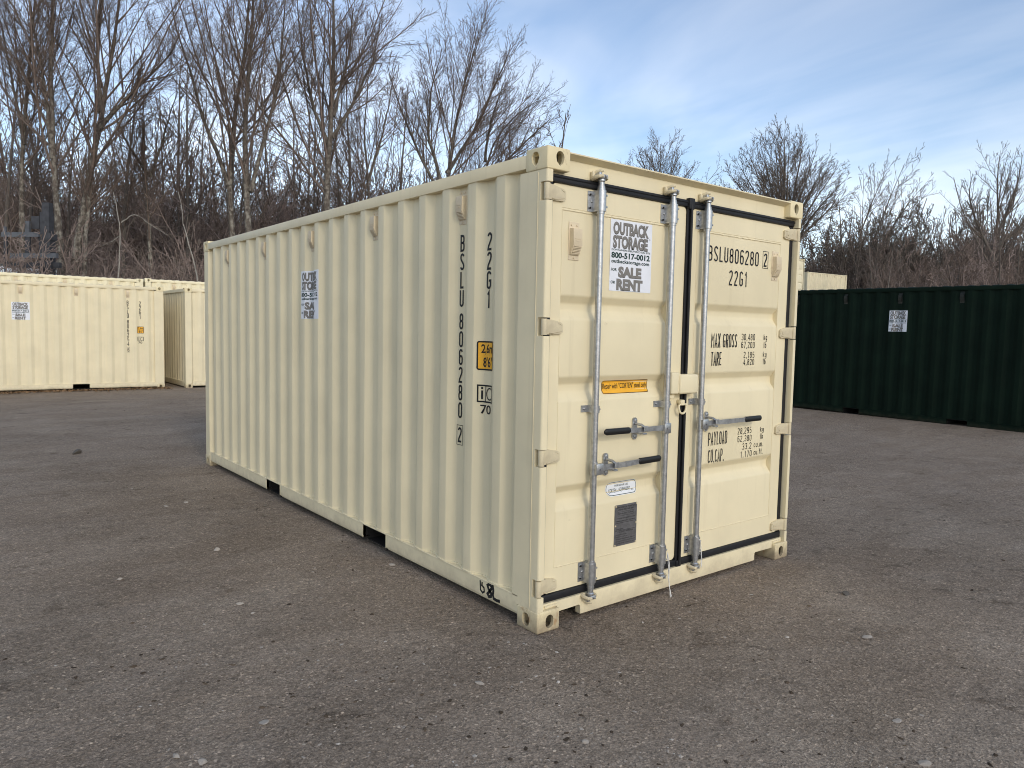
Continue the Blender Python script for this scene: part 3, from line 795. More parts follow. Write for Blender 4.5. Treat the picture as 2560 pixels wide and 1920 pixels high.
def column_text(chars, zc, h):      # one glyph per row, centred on u = 0
    out = []
    for ch, z in zip(chars, zc):
        w = h * .43 * GLY[ch][0] / .44
        out.append(stroke_text(ch, -w / 2, w / 2, z, z + h, .072))
    return merge2d(*out)
def side_marks(root, number, check):
    decal('container_number', sp(column_text('BSLU', [2.108 - .1115 * i for i in range(4)], .101), .823), 'ink', root, side_fn, SY, (), .0022)
    decal('container_number', sp(column_text(number, [1.636 - .1095 * i for i in range(6)], .098), .823), 'ink', root, side_fn, SY, (), .0022)
    decal('check_digit', sp(merge2d(column_text(check, [.937], .094), outline2d([(-.030, .922), (.030, .922), (.030, 1.044), (-.030, 1.044)], .0016)), .823), 'ink', root, side_fn, SY, (), .0022)
    decal('size_code', sp(column_text('22G1', [2.096 - .1115 * i for i in range(4)], .103), .546), 'ink', root, side_fn, SY, (), .0022)
    st = decal('height_sticker', sp(poly2d(rrect(-.075, .075, 1.398, 1.570, .012)), .546), 'yellow', root, side_fn, SY, (), .0016, 'orange yellow sticker reading 2,6m 8\'6"')
    rr = rrect(-.0705, .0705, 1.4025, 1.5655, .010)
    decal('border', sp(outline2d(rr, .0045), .546), 'ink', st, side_fn, SY, (), .0024)
    decal('lettering', sp(merge2d(font_text('2,6m', -.048, .056, 1.490, 1.552, .02), font_text("8'6\"", -.036, .050, 1.416, 1.476, .02)), .546), 'ink', st, side_fn, SY, (), .0024)
    decal('approval_mark', sp(merge2d(outline2d([(-.066, 1.212), (.066, 1.212), (.066, 1.308), (-.066, 1.308)], .0045), ribbon([(-.012, 1.212), (-.012, 1.308)], .003),
          ribbon([(-.040, 1.226), (-.040, 1.278)], .0055), ribbon([(-.040, 1.286), (-.040, 1.298)], .0055),
          ribbon(arc(.026, 1.260, .028, 40, 320, 14, .034), .0035), font_text('70', -.050, .040, 1.140, 1.194, .012)), .546), 'ink', root, side_fn, SY, (), .0022)

# ================================================================== the near container
near = container('cream shipping container in the foreground with its locked double doors to the right', (0, 0, 0), 0, hinges=True)
doors = [c for c in near.children if c.name.startswith('door')]
side_marks(near, '806280', '2')
put_poster(near, side_fn, shift(ART, 1.703), SY, (), 3.037, 'white poster folded into the side wall corrugation')

# rubber seals
def seal(x0, x1, door, top_flap=False):
    mb = MB()
    za, zb = .147, 2.462
    mb.box(x0, x1, .034, .060, 2.420, zb, .006, 2); mb.box(x0, x1, .038, .060, za, .190, .006, 2)
    mb.tube([(x0, .034, 2.447), (x1, .034, 2.447)], .005, 6)
    return mb
lx0, lx1 = .045, 1.207
mb = seal(.045, 1.2065, 0); mb.box(.045, .080, .040, .062, .19, 2.42, .004, 1); mb.box(1.188, 1.2065, .036, .06, .17, 2.43, .004, 1)
mb.build('gasket', 'rubber', doors[0], 30)
mb = seal(1.2075, 2.393, 1); mb.box(2.358, 2.394, .044, .062, .19, 2.42, .004, 1); mb.box(1.2075, 1.226, .030, .06, .155, 2.44, .004, 1)
mb.box(1.186, 1.240, .020, .06, 2.405, 2.475, .008, 2); mb.tube([(1.213, .026, z) for z in np.linspace(.16, 2.44, 20)], .009, 8)
mb.box(1.190, 1.236, .028, .06, .140, .185, .006, 2)
mb.build('gasket', 'rubber', doors[1], 30)

# hinges
def hinge_mesh(mirror):
    mb = MB()
    mb.tube([(.020, .022, 0), (.020, .022, .086)], .0165, 12)
    prof = [(.012, .002), (.012, .084), (.085, .082), (.150, .070), (.166, .060), (.168, .016), (.150, .006), (.085, .004)]
    n = len(prof); yb = lambda x: .012 + .024 * min(1, max(0, (x - .03) / .06))
    vs = [(x, yb(x), z) for x, z in prof] + [(x, max(yb(x) + .012, .0505 if x > .08 else 0), z) for x, z in prof]
    mb.add(vs, [tuple(range(n)), tuple(range(n, 2 * n))[::-1]] + [(i, (i + 1) % n, n + (i + 1) % n, n + i) for i in range(n)])
    # raised ribs and maker's bosses on the blade
    mb.tube([(.06, yb(.06), .078), (.10, .0345, .073), (.155, .0345, .056)], .0032, 5)
    mb.tube([(.06, yb(.06), .010), (.10, .0345, .012), (.155, .0345, .022)], .0032, 5)
    mb.tube([(.118, .032, .034), (.118, .0375, .034)], .006, 8); mb.box(.062, .080, .026, .032, .040, .044)
    mb.box(.128, .140, .033, .037, .030, .048)
    # post leaf of the hinge at the back of the notch
    mb.box(.036, .044, .03, .060, .0, .086)
    me = mb.mesh('hinge', 30)
    return mirrored(me, -1, 1, W, 0, 0, 'hinge') if mirror else me
for d, mir in ((0, False), (1, True)):
    hm = hinge_mesh(mir)
    for a, b in HINGE_Z:
        h = obj('hinge', hm, 'cream', doors[d]); h.location.z = a + .001

# lock rods
def rivet(mb, x, y, z, r=.006): mb.tube([(x, y, z), (x, y - .004, z), (x, y - .006, z)], [r, r, r * .5], 8)
def strap_profile(r_in, r_out, x_fl, yf):
    # half round cover over the rod with a flange lying on the door to its left
    p = [(-x_fl, yf), (-x_fl, yf - .005), (-r_out * .95, yf - .005)]
    p += [(r_out * math.cos(R(a)), -r_out * math.sin(R(a)) * 1.0) for a in np.linspace(165, 0, 12)]
    p += [(r_out, yf)]
    return p
def bracket_mesh():
    mb = MB()
    mb.prism(strap_profile(.018, .0285, .058, .049), 0, .112)
    for z in (.020, .092): rivet(mb, -.040, .044, z, .0075)
    rivet(mb, -.030, .044, .056, .0055)
    for z in (.024, .086): mb.tube([(.019, -.018, z), (.0205, -.026, z)], .0055, 8)
    mb.tube([(0, 0, -.014), (0, 0, .001)], .0225, 14); mb.tube([(0, 0, .111), (0, 0, .124)], .0225, 14)
    return mb.mesh('rod_bracket', 35)
def guide_mesh():
    mb = MB().prism(strap_profile(.018, .0245, .066, .049), 0, .038)
    rivet(mb, -.046, .044, .019, .0065); mb.tube([(.016, -.014, .019), (.018, -.021, .019)], .005, 8)
    return mb.mesh('rod_guide', 35)
def cam_mesh():
    mb = MB()
    mb.tube([(0, 0, .0), (0, 0, .012), (0, 0, .014), (0, 0, .036), (0, 0, .042), (0, 0, .050), (0, 0, .058)], [.021, .021, .0165, .0165, .021, .021, .015], 14)
    mb.box(-.016, .030, -.020, .016, .054, .078, .006, 2)
    mb.box(-.026, -.006, -.010, .030, .058, .090, .006, 2)
    mb.box(.006, .020, -.030, -.008, .060, .074, .005, 2)
    return mb.mesh('cam', 35)
def keeper_mesh():
    mb = MB()
    mb.box(-.046, .040, .024, .046, .046, .092, .006, 2)
    mb.tube([(-.040, .030, .050), (-.044, .004, .056), (-.036, -.018, .060), (-.012, -.026, .064)], [.012, .012, .010, .008], 8)
    mb.tube([(.034, .030, .052), (.042, .006, .058), (.038, -.010, .062)], [.011, .010, .008], 8)
    mb.tube([(-.020, .028, .088), (-.012, .004, .094), (.004, -.012, .096)], [.011, .010, .007], 8)
    return mb.mesh('cam_keeper', 35)
BR, GU, CA, KE = bracket_mesh(), guide_mesh(), cam_mesh(), keeper_mesh()
ROD_X = (.396, 1.005, 1.342)
for rx in ROD_X:
    mb = MB()
    zz = np.linspace(.17, 2.436, 30)
    mb.tube([(0, 0, z) for z in zz], .0185, 16)
    rod = mb.build('lock_rod', 'galv', near, 40); rod.location = (rx, .002, 0)
    for me, z, fl, mt, nm in ((BR, 2.296, 1, 'galv', 'rod_bracket'), (BR, .213, 1, 'galv', 'rod_bracket'), (GU, 1.185, 1, 'galv', 'rod_guide'),
                              (CA, 2.418, 1, 'galv', 'cam'), (CA, .192, -1, 'galv', 'cam'), (KE, 2.420, 1, 'cream', 'cam_keeper'), (KE, .190, -1, 'cream', 'cam_keeper')):
        if fl < 0 and me.name + '_low' not in bpy.data.meshes:
            m2 = me.copy(); m2.name = me.name + '_low'
            for v in m2.vertices: v.co.z *= -1
            m2.flip_normals()
        o = obj(nm, me if fl > 0 else bpy.data.meshes[me.name + '_low'], mt, rod); o.location.z = z
bolt_hole_disc = MB().tube([(0, 0, 0), (0, -.004, 0)], .0058, 8).mesh('bolt_hole_disc')  # black disc painting the darkness inside a bracket's bolt hole
for rod in [c for c in near.children if c.name.startswith('lock_rod')]:
    for zb0 in (2.296, .213):
        for dx, dy, dz in ((-.044, .0435, .020), (-.044, .0435, .092), (.0215, -.0185, .024), (.0215, -.0185, .086)):
            obj('bolt_hole_disc', bolt_hole_disc, 'under', rod).location = (dx, dy - (.002 if dx > 0 else .004), zb0 + dz)
# handles
def handle(rx, z, x_end, x_grip, x_catch, sgn, zoff, tip):
    """sgn +1: runs to the right of its rod"""
    mb = MB(); x_hub = rx + sgn * .020
    y0 = -.018
    P = [(x_hub, y0 + .004, z), (x_hub + sgn * .10, y0 + .002, z + zoff * .25), (x_catch + sgn * .03, y0 - .004, z + zoff * .3), (x_catch + sgn * .09, y0 - .014, z + zoff * .55), (x_grip, y0 - .014, z + zoff * .8), (x_end - sgn * .015, y0 - .012, z + zoff)]
    hts = [.017, .015, .014, .016, .014, .013]
    vs, fs = [], []
    for (x, y, q), h in zip(P, hts):
        vs += [(x, y - .004, q - h), (x, y - .004, q + h), (x, y + .004, q + h), (x, y + .004, q - h)]
    for i in range(len(P) - 1):
        for j in range(4): fs.append((i * 4 + j, i * 4 + (j + 1) % 4, i * 4 + 4 + (j + 1) % 4, i * 4 + 4 + j))
    fs += [(0, 1, 2, 3), tuple(len(vs) - 4 + j for j in (3, 2, 1, 0))]
    mb.add(vs, fs)
    b = mb.build('lock_handle', 'galv', near)
    hub = MB()
    hub.box(min(rx - sgn * .012, rx + sgn * .046), max(rx - sgn * .012, rx + sgn * .046), -.034, -.008, z - .034, z + .030, .006, 2)
    hub.tube([(rx + sgn * .022, -.034, z), (rx + sgn * .022, -.040, z)], .008, 10)
    hub.tube([(rx, .002, z - .040), (rx, .002, z + .038)], .0215, 14)
    hub.build('hub', 'galv', b, 35)
    g = MB(); n = 14; d = sgn
    ga, gb = x_grip - d * .004, x_end
    gp = [(ga + (gb - ga) * i / (n - 1)) for i in range(n)]
    vs, fs = [], []
    for i, x in enumerate(gp):
        t = i / (n - 1); zz_ = z + zoff * (.8 + .2 * t); e = min(1, t / .05, (1 - t) / .06) ** .5 if 0 < t < 1 else .45
        hh, ww = .0185 * e, .010 * e
        for a in range(10):
            q = 2 * math.pi * a / 10
            vs.append((x, -.031 + ww * math.copysign(abs(math.cos(q)) ** .5, math.cos(q)), zz_ + hh * math.copysign(abs(math.sin(q)) ** .5, math.sin(q))))
    for i in range(n - 1):
        for a in range(10): fs.append((i * 10 + a, i * 10 + (a + 1) % 10, i * 10 + 10 + (a + 1) % 10, i * 10 + 10 + a))
    fs += [tuple(range(10)), tuple((n - 1) * 10 + a for a in range(10))]
    g.add(vs, fs); g.build('grip', 'grip', b, 50)
    c = MB(); zc = z + zoff * .3
    c.prism([(x + x_catch, y + zc) for x, y in arc(0, .046, .020, 0, 180, 8) + arc(0, -.046, .020, 180, 360, 8)], 0, .008, XZ(.0495))
    for dz in (.048, -.048): rivet(c, x_catch, .042, zc + dz, .009)
    c.box(x_catch - .016, x_catch + .016, -.014, .042, zc - .030, zc - .018, .003, 1)
    c.box(x_catch - .014, x_catch + .014, -.044, -.008, zc - .028, zc - .018, .003, 1)
    c.tube([(x_catch, .040, zc + .030), (x_catch, -.010, zc + .026), (x_catch + .010, -.036, zc + .010)], [.008, .009, .007], 8)
    c.box(x_catch - .010, x_catch + .026, -.044, -.036, zc - .010, zc + .022, .003, 1)
    c.build('catch', 'galv', b, 35)
handle(1.005, 1.062, .440, .652, .772, -1, .012, 0)
handle(.396, .868, .930, .730, .533, 1, .016, 0)
handle(1.342, 1.064, 1.975, 1.778, 1.460, 1, .004, 0)

# lock box, ring, door vents, data plate
mb = MB().box(1.030, 1.098, -.016, .049, 1.264, 1.398, .010, 3)
mb.box(1.044, 1.090, .010, .049, 1.236, 1.262, .003, 1)
mb.build('lock_box', 'cream', near, 35)
mb = MB().box(1.104, 1.282, -.022, .046, 1.262, 1.384, .014, 3)
mb.box(1.10, 1.118, -.010, .046, 1.270, 1.390, .003, 1); mb.box(1.276, 1.296, .012, .049, 1.290, 1.350, .004, 1)
mb.build('lock_box', 'cream', near, 35)
mb = MB()
ring = arc(1.176, 1.178, .036, -200, 20, 16, .042)
mb.tube([(x, .014, z) for x, z in ring] + [(1.21, .014, 1.196), (1.150, .014, 1.196)][:1], .0068, 8); mb.tube([(1.142, .014, 1.193), (1.210, .014, 1.193)], .006, 8)
mb.box(1.158, 1.196, .012, .049, 1.196, 1.222, .005, 2)
mb.build('ring', 'cream', near, 35)
for x in (.243, 2.186):
    v = obj('vent', VENT, 'vent', near); v.location = (x, DY + .001, 2.022)
    v.material_slots[0].link = 'OBJECT'; v.material_slots[0].material = M['vent']
mb = MB().box(.627, .820, .0475, .0505, .365, .614, .001, 1)
pl = mb.build('data_plate', 'plate', near, None, 'dark metal plate with small embossed print')
rv = MB().tube([(0, .0478, 0), (0, .0445, 0), (0, .0435, 0)], [.0055, .0055, .003], 8).mesh('rivet')
for x in (.634, .813):
    for z in (.372, .490, .607): obj('rivet', rv, 'cream', pl).location = (x, 0, z)

# ---- marks on the doors
def door_fn(u, v, lift): return (u, door_y(u, v) + (.0012 if .33 < v < 2.285 else 0) - lift, v)
ZF = sorted([q for a, b in REC for q in (a, a + .05, b - .042, b)])
flat = lambda it, m, par=near, nm='lettering', lift=.0022, lb=None: decal(nm, it, m, par, door_fn, (), ZF, lift, lb)
t_ = []
X0 = [.640, .800]
rows = [('APPROVED FOR TRANSPORT', .640, .806, .594, .603), ('UNDER CUSTOMS SEAL', .655, .790, .580, .589), ('MANUFACTURER', .66, .785, .556, .564), ('TYPE', .640, .690, .528, .535), ('MANUFACTURERS NO. OF THE CONTAINER', .695, .806, .528, .535),
        ('TIMBER COMPONENT TREATMENT', .640, .806, .512, .519), ('IM  RADALEUM F  2023', .70, .806, .480, .487), ('OWNER', .640, .700, .464, .471), ('CSC SAFETY APPROVAL', .655, .790, .446, .455), ('DATE MANUFACTURED', .640, .735, .430, .436),
        ('IDENTIFICATION NO.', .640, .745, .417, .423), ('MAXIMUM GROSS MASS 30480 KG', .640, .806, .404, .410), ('ALLOWABLE STACKING LOAD', .640, .806, .391, .397), ('TRANSVERSE RACKING TEST', .640, .806, .378, .384)]
rows = [r for r in rows if r[0] not in ('IM  RADALEUM F  2023',)]
flatpl = lambda it, m, lift: decal('print', it, m, pl, lambda u, v, l: (u, .0475 - l, v), (), (), lift)
flatpl(merge2d(*[font_text(s, a, b, c, d, .02) for s, a, b, c, d in rows] + [outline2d([(.655, .548), (.79, .548), (.79, .571), (.655, .571)], .0008), ribbon([(.636, .505), (.812, .505)], .0012), ribbon([(.636, .459), (.812, .459)], .0012)]), 'plate_ink', .0008)

put_poster(near, door_fn, shift(ART, 1.873, .702), (), ZF, None, 'white poster stuck flat on the left door')
F = flat
F(stroke_text('BSLU806280', 1.424, 1.988, 2.108, 2.208, .058), 'ink', nm='container_number')
F(merge2d(stroke_text('2', 2.048, 2.088, 2.113, 2.205, .07), outline2d([(2.037, 2.102), (2.099, 2.102), (2.099, 2.218), (2.037, 2.218)], .0016)), 'ink', nm='check_digit')
F(stroke_text('22G1', 1.655, 1.862, 1.962, 2.064, .058, .18), 'ink', nm='size_code')
for it in (stroke_text('MAX GROSS', 1.490, 1.775, 1.549, 1.643, .044),
           stroke_text('30,480', 1.824, 1.982, 1.599, 1.645, .058),
           stroke_text('67,200', 1.824, 1.982, 1.546, 1.591, .058),
           stroke_text('kg', 2.086, 2.130, 1.604, 1.645, .062),
           stroke_text('lb', 2.090, 2.124, 1.548, 1.591, .062),
           stroke_text('TARE', 1.495, 1.608, 1.430, 1.522, .044),
           stroke_text('2,185', 1.856, 1.984, 1.479, 1.522, .058),
           stroke_text('4,820', 1.856, 1.984, 1.430, 1.473, .058),
           stroke_text('kg', 2.086, 2.132, 1.484, 1.522, .062),
           stroke_text('lb', 2.090, 2.124, 1.432, 1.473, .062),
           stroke_text('PAYLOAD', 1.498, 1.706, .899, .990, .042),
           stroke_text('28,295', 1.824, 1.988, .951, .996, .058),
           stroke_text('62,380', 1.826, 1.992, .897, .941, .058),
           stroke_text('kg', 2.094, 2.138, .952, .988, .062),
           stroke_text('lb', 2.098, 2.132, .901, .940, .062),
           stroke_text('CU.CAP.', 1.503, 1.678, .783, .872, .042),
           stroke_text('33.2', 1.884, 1.995, .840, .886, .058),
           stroke_text('1.170', 1.866, 2.002, .786, .830, .058),
           stroke_text('cu.m.', 2.022, 2.140, .846, .888, .058),
           stroke_text('cu.ft.', 2.024, 2.140, .792, .834, .058)):
    F(it, 'ink', nm='weight_lettering')
stk = rrect(.523, .915, 1.278, 1.355, .010)
y_ = F(poly2d(stk), 'yellow', nm='repair_sticker', lift=.0016, lb='orange yellow sticker reading Repair with CORTEN steel only')
F(outline2d(rrect(.525, .913, 1.280, 1.353, .010), .0016), 'ink', y_, 'border', .0024)
F(font_text('Repair with "CORTEN" steel only', .531, .907, 1.297, 1.340, .010), 'ink', y_, 'lettering', .0024)
y_ = F(poly2d(rrect(0.580, 0.848, 0.666, 0.752, .040)), 'white', nm='repair_sticker', lift=.0016, lb='white oval sticker with small dark lettering')
F(outline2d(rrect(0.585, 0.843, 0.671, 0.747, .036), .0016), 'ink_green', y_, 'border', .0024)
F(merge2d(font_text('FOR REPAIR USE', 0.657, 0.772, 0.718, 0.730, .01), font_text('CORTEN', 0.605, 0.672, 0.684, 0.708, .01), font_text('OR', 0.677, 0.689, 0.684, 0.692, .01), font_text('EQUIVALENT', 0.694, 0.792, 0.684, 0.708, .01), font_text('ONLY', 0.797, 0.822, 0.684, 0.693, .01)), 'ink_green', y_, 'lettering', .0024)
# sprayed tag on the bottom rail
def rail_fn(u, v, lift): return (.006 - lift, u, v)
g1 = ribbon([(-.095, .152), (-.092, .120), (-.090, .096), (-.070, .084), (-.052, .096), (-.056, .118), (-.078, .126), (-.074, .148)], .0060)
g2 = ribbon([(.018, .146), (-.004, .154), (-.022, .142), (-.010, .122), (.016, .106), (.014, .086), (-.008, .080), (-.020, .092), (.0, .112), (.030, .150), (.036, .128), (.032, .100), (.040, .082), (.070, .078), (.100, .083)], .0092)
g3 = ribbon([(.050, .079), (.075, .074), (.106, .080)], .004)
decal('spray_tag', sp(merge2d(g1, g2), .437), 'spray', near, rail_fn, (), (), .0012, 'black sprayed scribble on the bottom rail')

# ================================================================== other containers
cA = container('cream shipping container on the left with white poster and number ending 254 6', (2.20, 17.40, 0), R(90) - R(1.0), paint='cream')
side_marks(cA, '806254', '6')
put_poster(cA, side_fn, shift(ART, 1.680), SY, (), 3.050, 'white poster on the sunlit side wall')
cB = container('cream shipping container partly hidden behind the far corner of the foreground one', (2.66 + L, 17.22, 0), R(90), paint='cream')
HC = 2.896
cC = container('tall cream container with bright roof behind the numbered left one', (2.34, 20.30, .03), R(90) - R(.6), H=HC, paint='cream_rust', fit='cream_rust')
cD = container('tall cream container whose bright roof shows behind the gap between the two left ones', (2.40 + L, 20.36, .06), R(90) - R(.4), H=HC, paint='cream_rust', fit='cream_rust')
cG = container('dark green shipping container with white poster on the right', (11.94, .60, .012), -R(3.5), paint='green', vent='vent_green', fit='green')
cG.rotation_euler = (R(.55), 0, -R(3.5))
pg = put_poster(cG, side_fn, shift(ART, 1.730), SY, (), 3.05, 'white poster tilted on the dark green wall')

# far stacks beyond the green container (only their tops show over its roof)
def stack(n, loc, rz, labels, paint='cream'):
    for i in range(n):
        container(labels[i], (loc[0], loc[1], loc[2] + i * 2.60), rz, paint=paint, group=None)
P_ = at(2019.5, 679, 67.5); Q_ = at(2148, 690.5, 71.8)
ang = math.atan2(Q_[1] - P_[1], Q_[0] - P_[0])
zb_ = P_[2] - 3 * 2.60 + .01
side_dir = np.array([math.cos(ang), math.sin(ang)])
# local x=0 side faces the yard: local y runs against side_dir, door end at the right
stack(3, (P_[0] + side_dir[0] * L, P_[1] + side_dir[1] * L, zb_), ang + R(90),
      ['bottom container of the far cream stack behind the dark green one', 'middle container of the far cream stack behind the dark green one', 'far cream container whose long side shows over the dark green one'])
P_ = at(2012.5, 648, 58)
zb_ = P_[2] - 3 * 2.60 + .01
a2 = R(-14)
stack(3, (P_[0] - W * math.cos(a2), P_[1] - W * math.sin(a2), zb_), a2,
      ['bottom container of the far stack seen end on beside the foreground doors', 'middle container of the far stack seen end on beside the foreground doors', 'far cream container end with rusty top edge beside the foreground doors'], 'cream_rust')

# ================================================================== steel mast and white trailer behind the left row
D_ = 25.5
def px_box(mb, u0, u1, v0, v1, d, th):
    c0, c1 = at(u0, v0, d), at(u1, v1, d)
    a = at(u0, v1, d); ex = at(u1, v1, d) - a; ey = at(u0, v0, d) - a; ez = np.array([FWD[0], FWD[1], 0]) / math.hypot(FWD[0], FWD[1]) * th
    vs = [a, a + ex, a + ex + ey, a + ey, a + ez, a + ex + ez, a + ex + ey + ez, a + ey + ez]
    mb.add(vs, [(0, 1, 2, 3), (7, 6, 5, 4), (0, 4, 5, 1), (1, 5, 6, 2), (2, 6, 7, 3), (3, 7, 4, 0)])
mast = empty('steel_mast', (at(110, 800, D_)[0], at(110, 800, D_)[1], 0), 0, 'dark grey steel mast with crossbars behind the left containers', 'mast')
def mast_part(nm, mat, *boxes):
    mb = MB()
    for b in boxes: px_box(mb, *b)
    o = mb.build(nm, mat, mast); o.matrix_parent_inverse = Matrix.Translation(-mast.location); return o
mast_part('post', 'steel_dark', (97, 124, 598, 840, D_, .34), (95, 126, 583, 599, D_ - .03, .40), (99, 122, 530, 583, D_ + .02, .28), (104, 122, 506, 530, D_ + .04, .24))
mast_part('crossbar', 'steel_light', (2, 96, 580, 592, D_ - .12, .12))
mast_part('crossbar', 'steel_light', (24, 141, 633, 645, D_ - .14, .12))
mast_part('crossbar', 'steel_dark', (12, 148, 656, 669, D_ - .10, .14))
mast_part('upright', 'steel_light', (7, 14, 566, 580, D_ - .1, .08)); mast_part('upright', 'steel_light', (62, 72, 552, 580, D_ - .1, .1)); mast_part('upright', 'steel_dark', (62, 74, 592, 633, D_ - .1, .08))
mast_part('upright', 'steel_dark', (9, 17, 592, 660, D_ - .1, .08)); mast_part('bracket', 'steel_dark', (88, 127, 652, 672, D_ - .2, .1)); mast_part('bracket', 'steel_dark', (78, 98, 540, 572, D_ + .05, .1))
tr = empty('box_trailer', (at(30, 800, 29.0)[0], at(30, 800, 29.0)[1], 0), 0, 'white box trailer body half hidden by brush behind the steel mast', 'trailer')
def trailer_part(nm, mat, *boxes):
    mb = MB()
    for b in boxes: px_box(mb, *b)
    o = mb.build(nm, mat, tr); o.matrix_parent_inverse = Matrix.Translation(-tr.location); return o
trailer_part('body', 'trailer', (-150, 62, 664, 800, 29.0, 2.4)); trailer_part('roof_edge', 'steel_light', (-152, 64, 659, 664, 28.97, 2.46))
trailer_part('rib', 'steel_light', (-60, -57, 665, 799, 28.96, .04)); trailer_part('rib', 'steel_light', (10, 13, 665, 799, 28.96, .04)); trailer_part('bumper', 'steel_dark', (-150, 62, 800, 812, 29.0, 2.3))

# ================================================================== trees
class Tubes:
    """many tapering tubes, vectorised"""
    def __init__(s): s.V = []; s.F = []; s.n = 0
    def add(s, P, Rr, sides):
        N, K, _ = P.shape
        T = np.gradient(P, axis=1); T /= np.linalg.norm(T, axis=2, keepdims=True) + 1e-9
        ref = np.where(np.abs(T[:, :1, 2:3]) > .85, np.array([1.0, 0.2, 0]), np.array([0.1, 0, 1.0]))
        A = np.cross(T, np.broadcast_to(ref, T.shape)); A /= np.linalg.norm(A, axis=2, keepdims=True) + 1e-9
        B = np.cross(T, A)
        q = 2 * np.pi * np.arange(sides) / sides
        V = P[:, :, None, :] + Rr[:, :, None, None] * (np.cos(q)[None, None, :, None] * A[:, :, None, :] + np.sin(q)[None, None, :, None] * B[:, :, None, :])
        base = s.n + (np.arange(N)[:, None, None] * K + np.arange(K - 1)[None, :, None]) * sides
        j = np.arange(sides)[None, None, :]; j2 = (j + 1) % sides
        F = np.stack([base + j, base + j2, base + sides + j2, base + sides + j], -1).reshape(-1, 4)
        s.V.append(V.reshape(-1, 3)); s.F.append(F); s.n += N * K * sides
    def mesh(s, name, smooth=True):
        V = np.concatenate(s.V); F = np.concatenate(s.F)
        me = bpy.data.meshes.new(name)
        me.vertices.add(len(V)); me.vertices.foreach_set('co', V.astype(np.float32).ravel())
        me.loops.add(F.size); me.loops.foreach_set('vertex_index', F.astype(np.int32).ravel())
        me.polygons.add(len(F)); me.polygons.foreach_set('loop_start', (np.arange(len(F)) * 4).astype(np.int32))
        me.update(calc_edges=True)
        if smooth: me.shade_smooth()
        return me
def unit(v): return v / (np.linalg.norm(v, axis=-1, keepdims=True) + 1e-9)
def resample(pts, K, rg, wob):
    pts = np.asarray(pts, float); d = np.r_[0, np.cumsum(np.linalg.norm(np.diff(pts, axis=0), axis=1))]
    t = np.linspace(0, d[-1], K)
    # smooth interpolation
    out = np.stack([np.interp(t, d, pts[:, i]) for i in range(3)], 1)
    for _ in range(2): out[1:-1] = .25 * out[:-2] + .5 * out[1:-1] + .25 * out[2:]
    w = np.cumsum(rg.normal(0, wob, (K, 3)), 0); w -= np.linspace(0, 1, K)[:, None] * w[-1]; w[:, 2] *= .2
    return out + w
def sprout(P, Rr, n, K, rg, t0, t1, ang, ratio, lpow, up, jit, rk, rmin, lmin=0.0, lref=None, tipf=.75):
    """children of every polyline in P, fewer on the short ones; returns polylines and radii"""
    N, Kp, _ = P.shape
    Lp = np.linalg.norm(np.diff(P, axis=1), axis=2).sum(1)
    t = t0 + (t1 - t0) * (np.arange(n)[None] + rg.random((N, n))) / n
    keep = np.ones((N, n), bool) if lref is None else rg.random((N, n)) < np.clip(Lp / lref, .12, 1)[:, None]
    pi, ci = np.nonzero(keep); t = t[pi, ci]
    f = t * (Kp - 1); i = np.clip(f.astype(int), 0, Kp - 2); w = (f - i)[:, None]
    start = P[pi, i] * (1 - w) + P[pi, i + 1] * w
    tan = unit(P[pi, i + 1] - P[pi, i])
    rad = Rr[pi, i] * (1 - w[:, 0]) + Rr[pi, i + 1] * w[:, 0]
    n_ = len(pi)
    rnd = unit(rg.normal(size=(n_, 3)))
    perp = unit(rnd - (rnd * tan).sum(-1, keepdims=True) * tan)
    a = np.radians(rg.uniform(ang[0], ang[1], n_))[:, None]
    d = unit(np.cos(a) * tan + np.sin(a) * perp)
    ln = Lp[pi] * ratio * rg.uniform(.6, 1.3, n_) * (1 - tipf * ((t - t0) / max(1e-6, 1 - t0)) ** lpow)
    ln = np.maximum(ln, lmin)
    C = np.empty((n_, K, 3)); C[:, 0] = start; st = (ln / (K - 1))[:, None]
    for k in range(1, K):
        d = unit(d + rg.normal(0, jit, d.shape) + np.array([0, 0, up]))
        C[:, k] = C[:, k - 1] + d * st
    r0 = np.maximum(rad * min(rk, .85), rmin)
    RR = np.maximum(r0[:, None] * np.linspace(1, .35, K)[None], rmin)
    return C, RR
TRIS = [0]
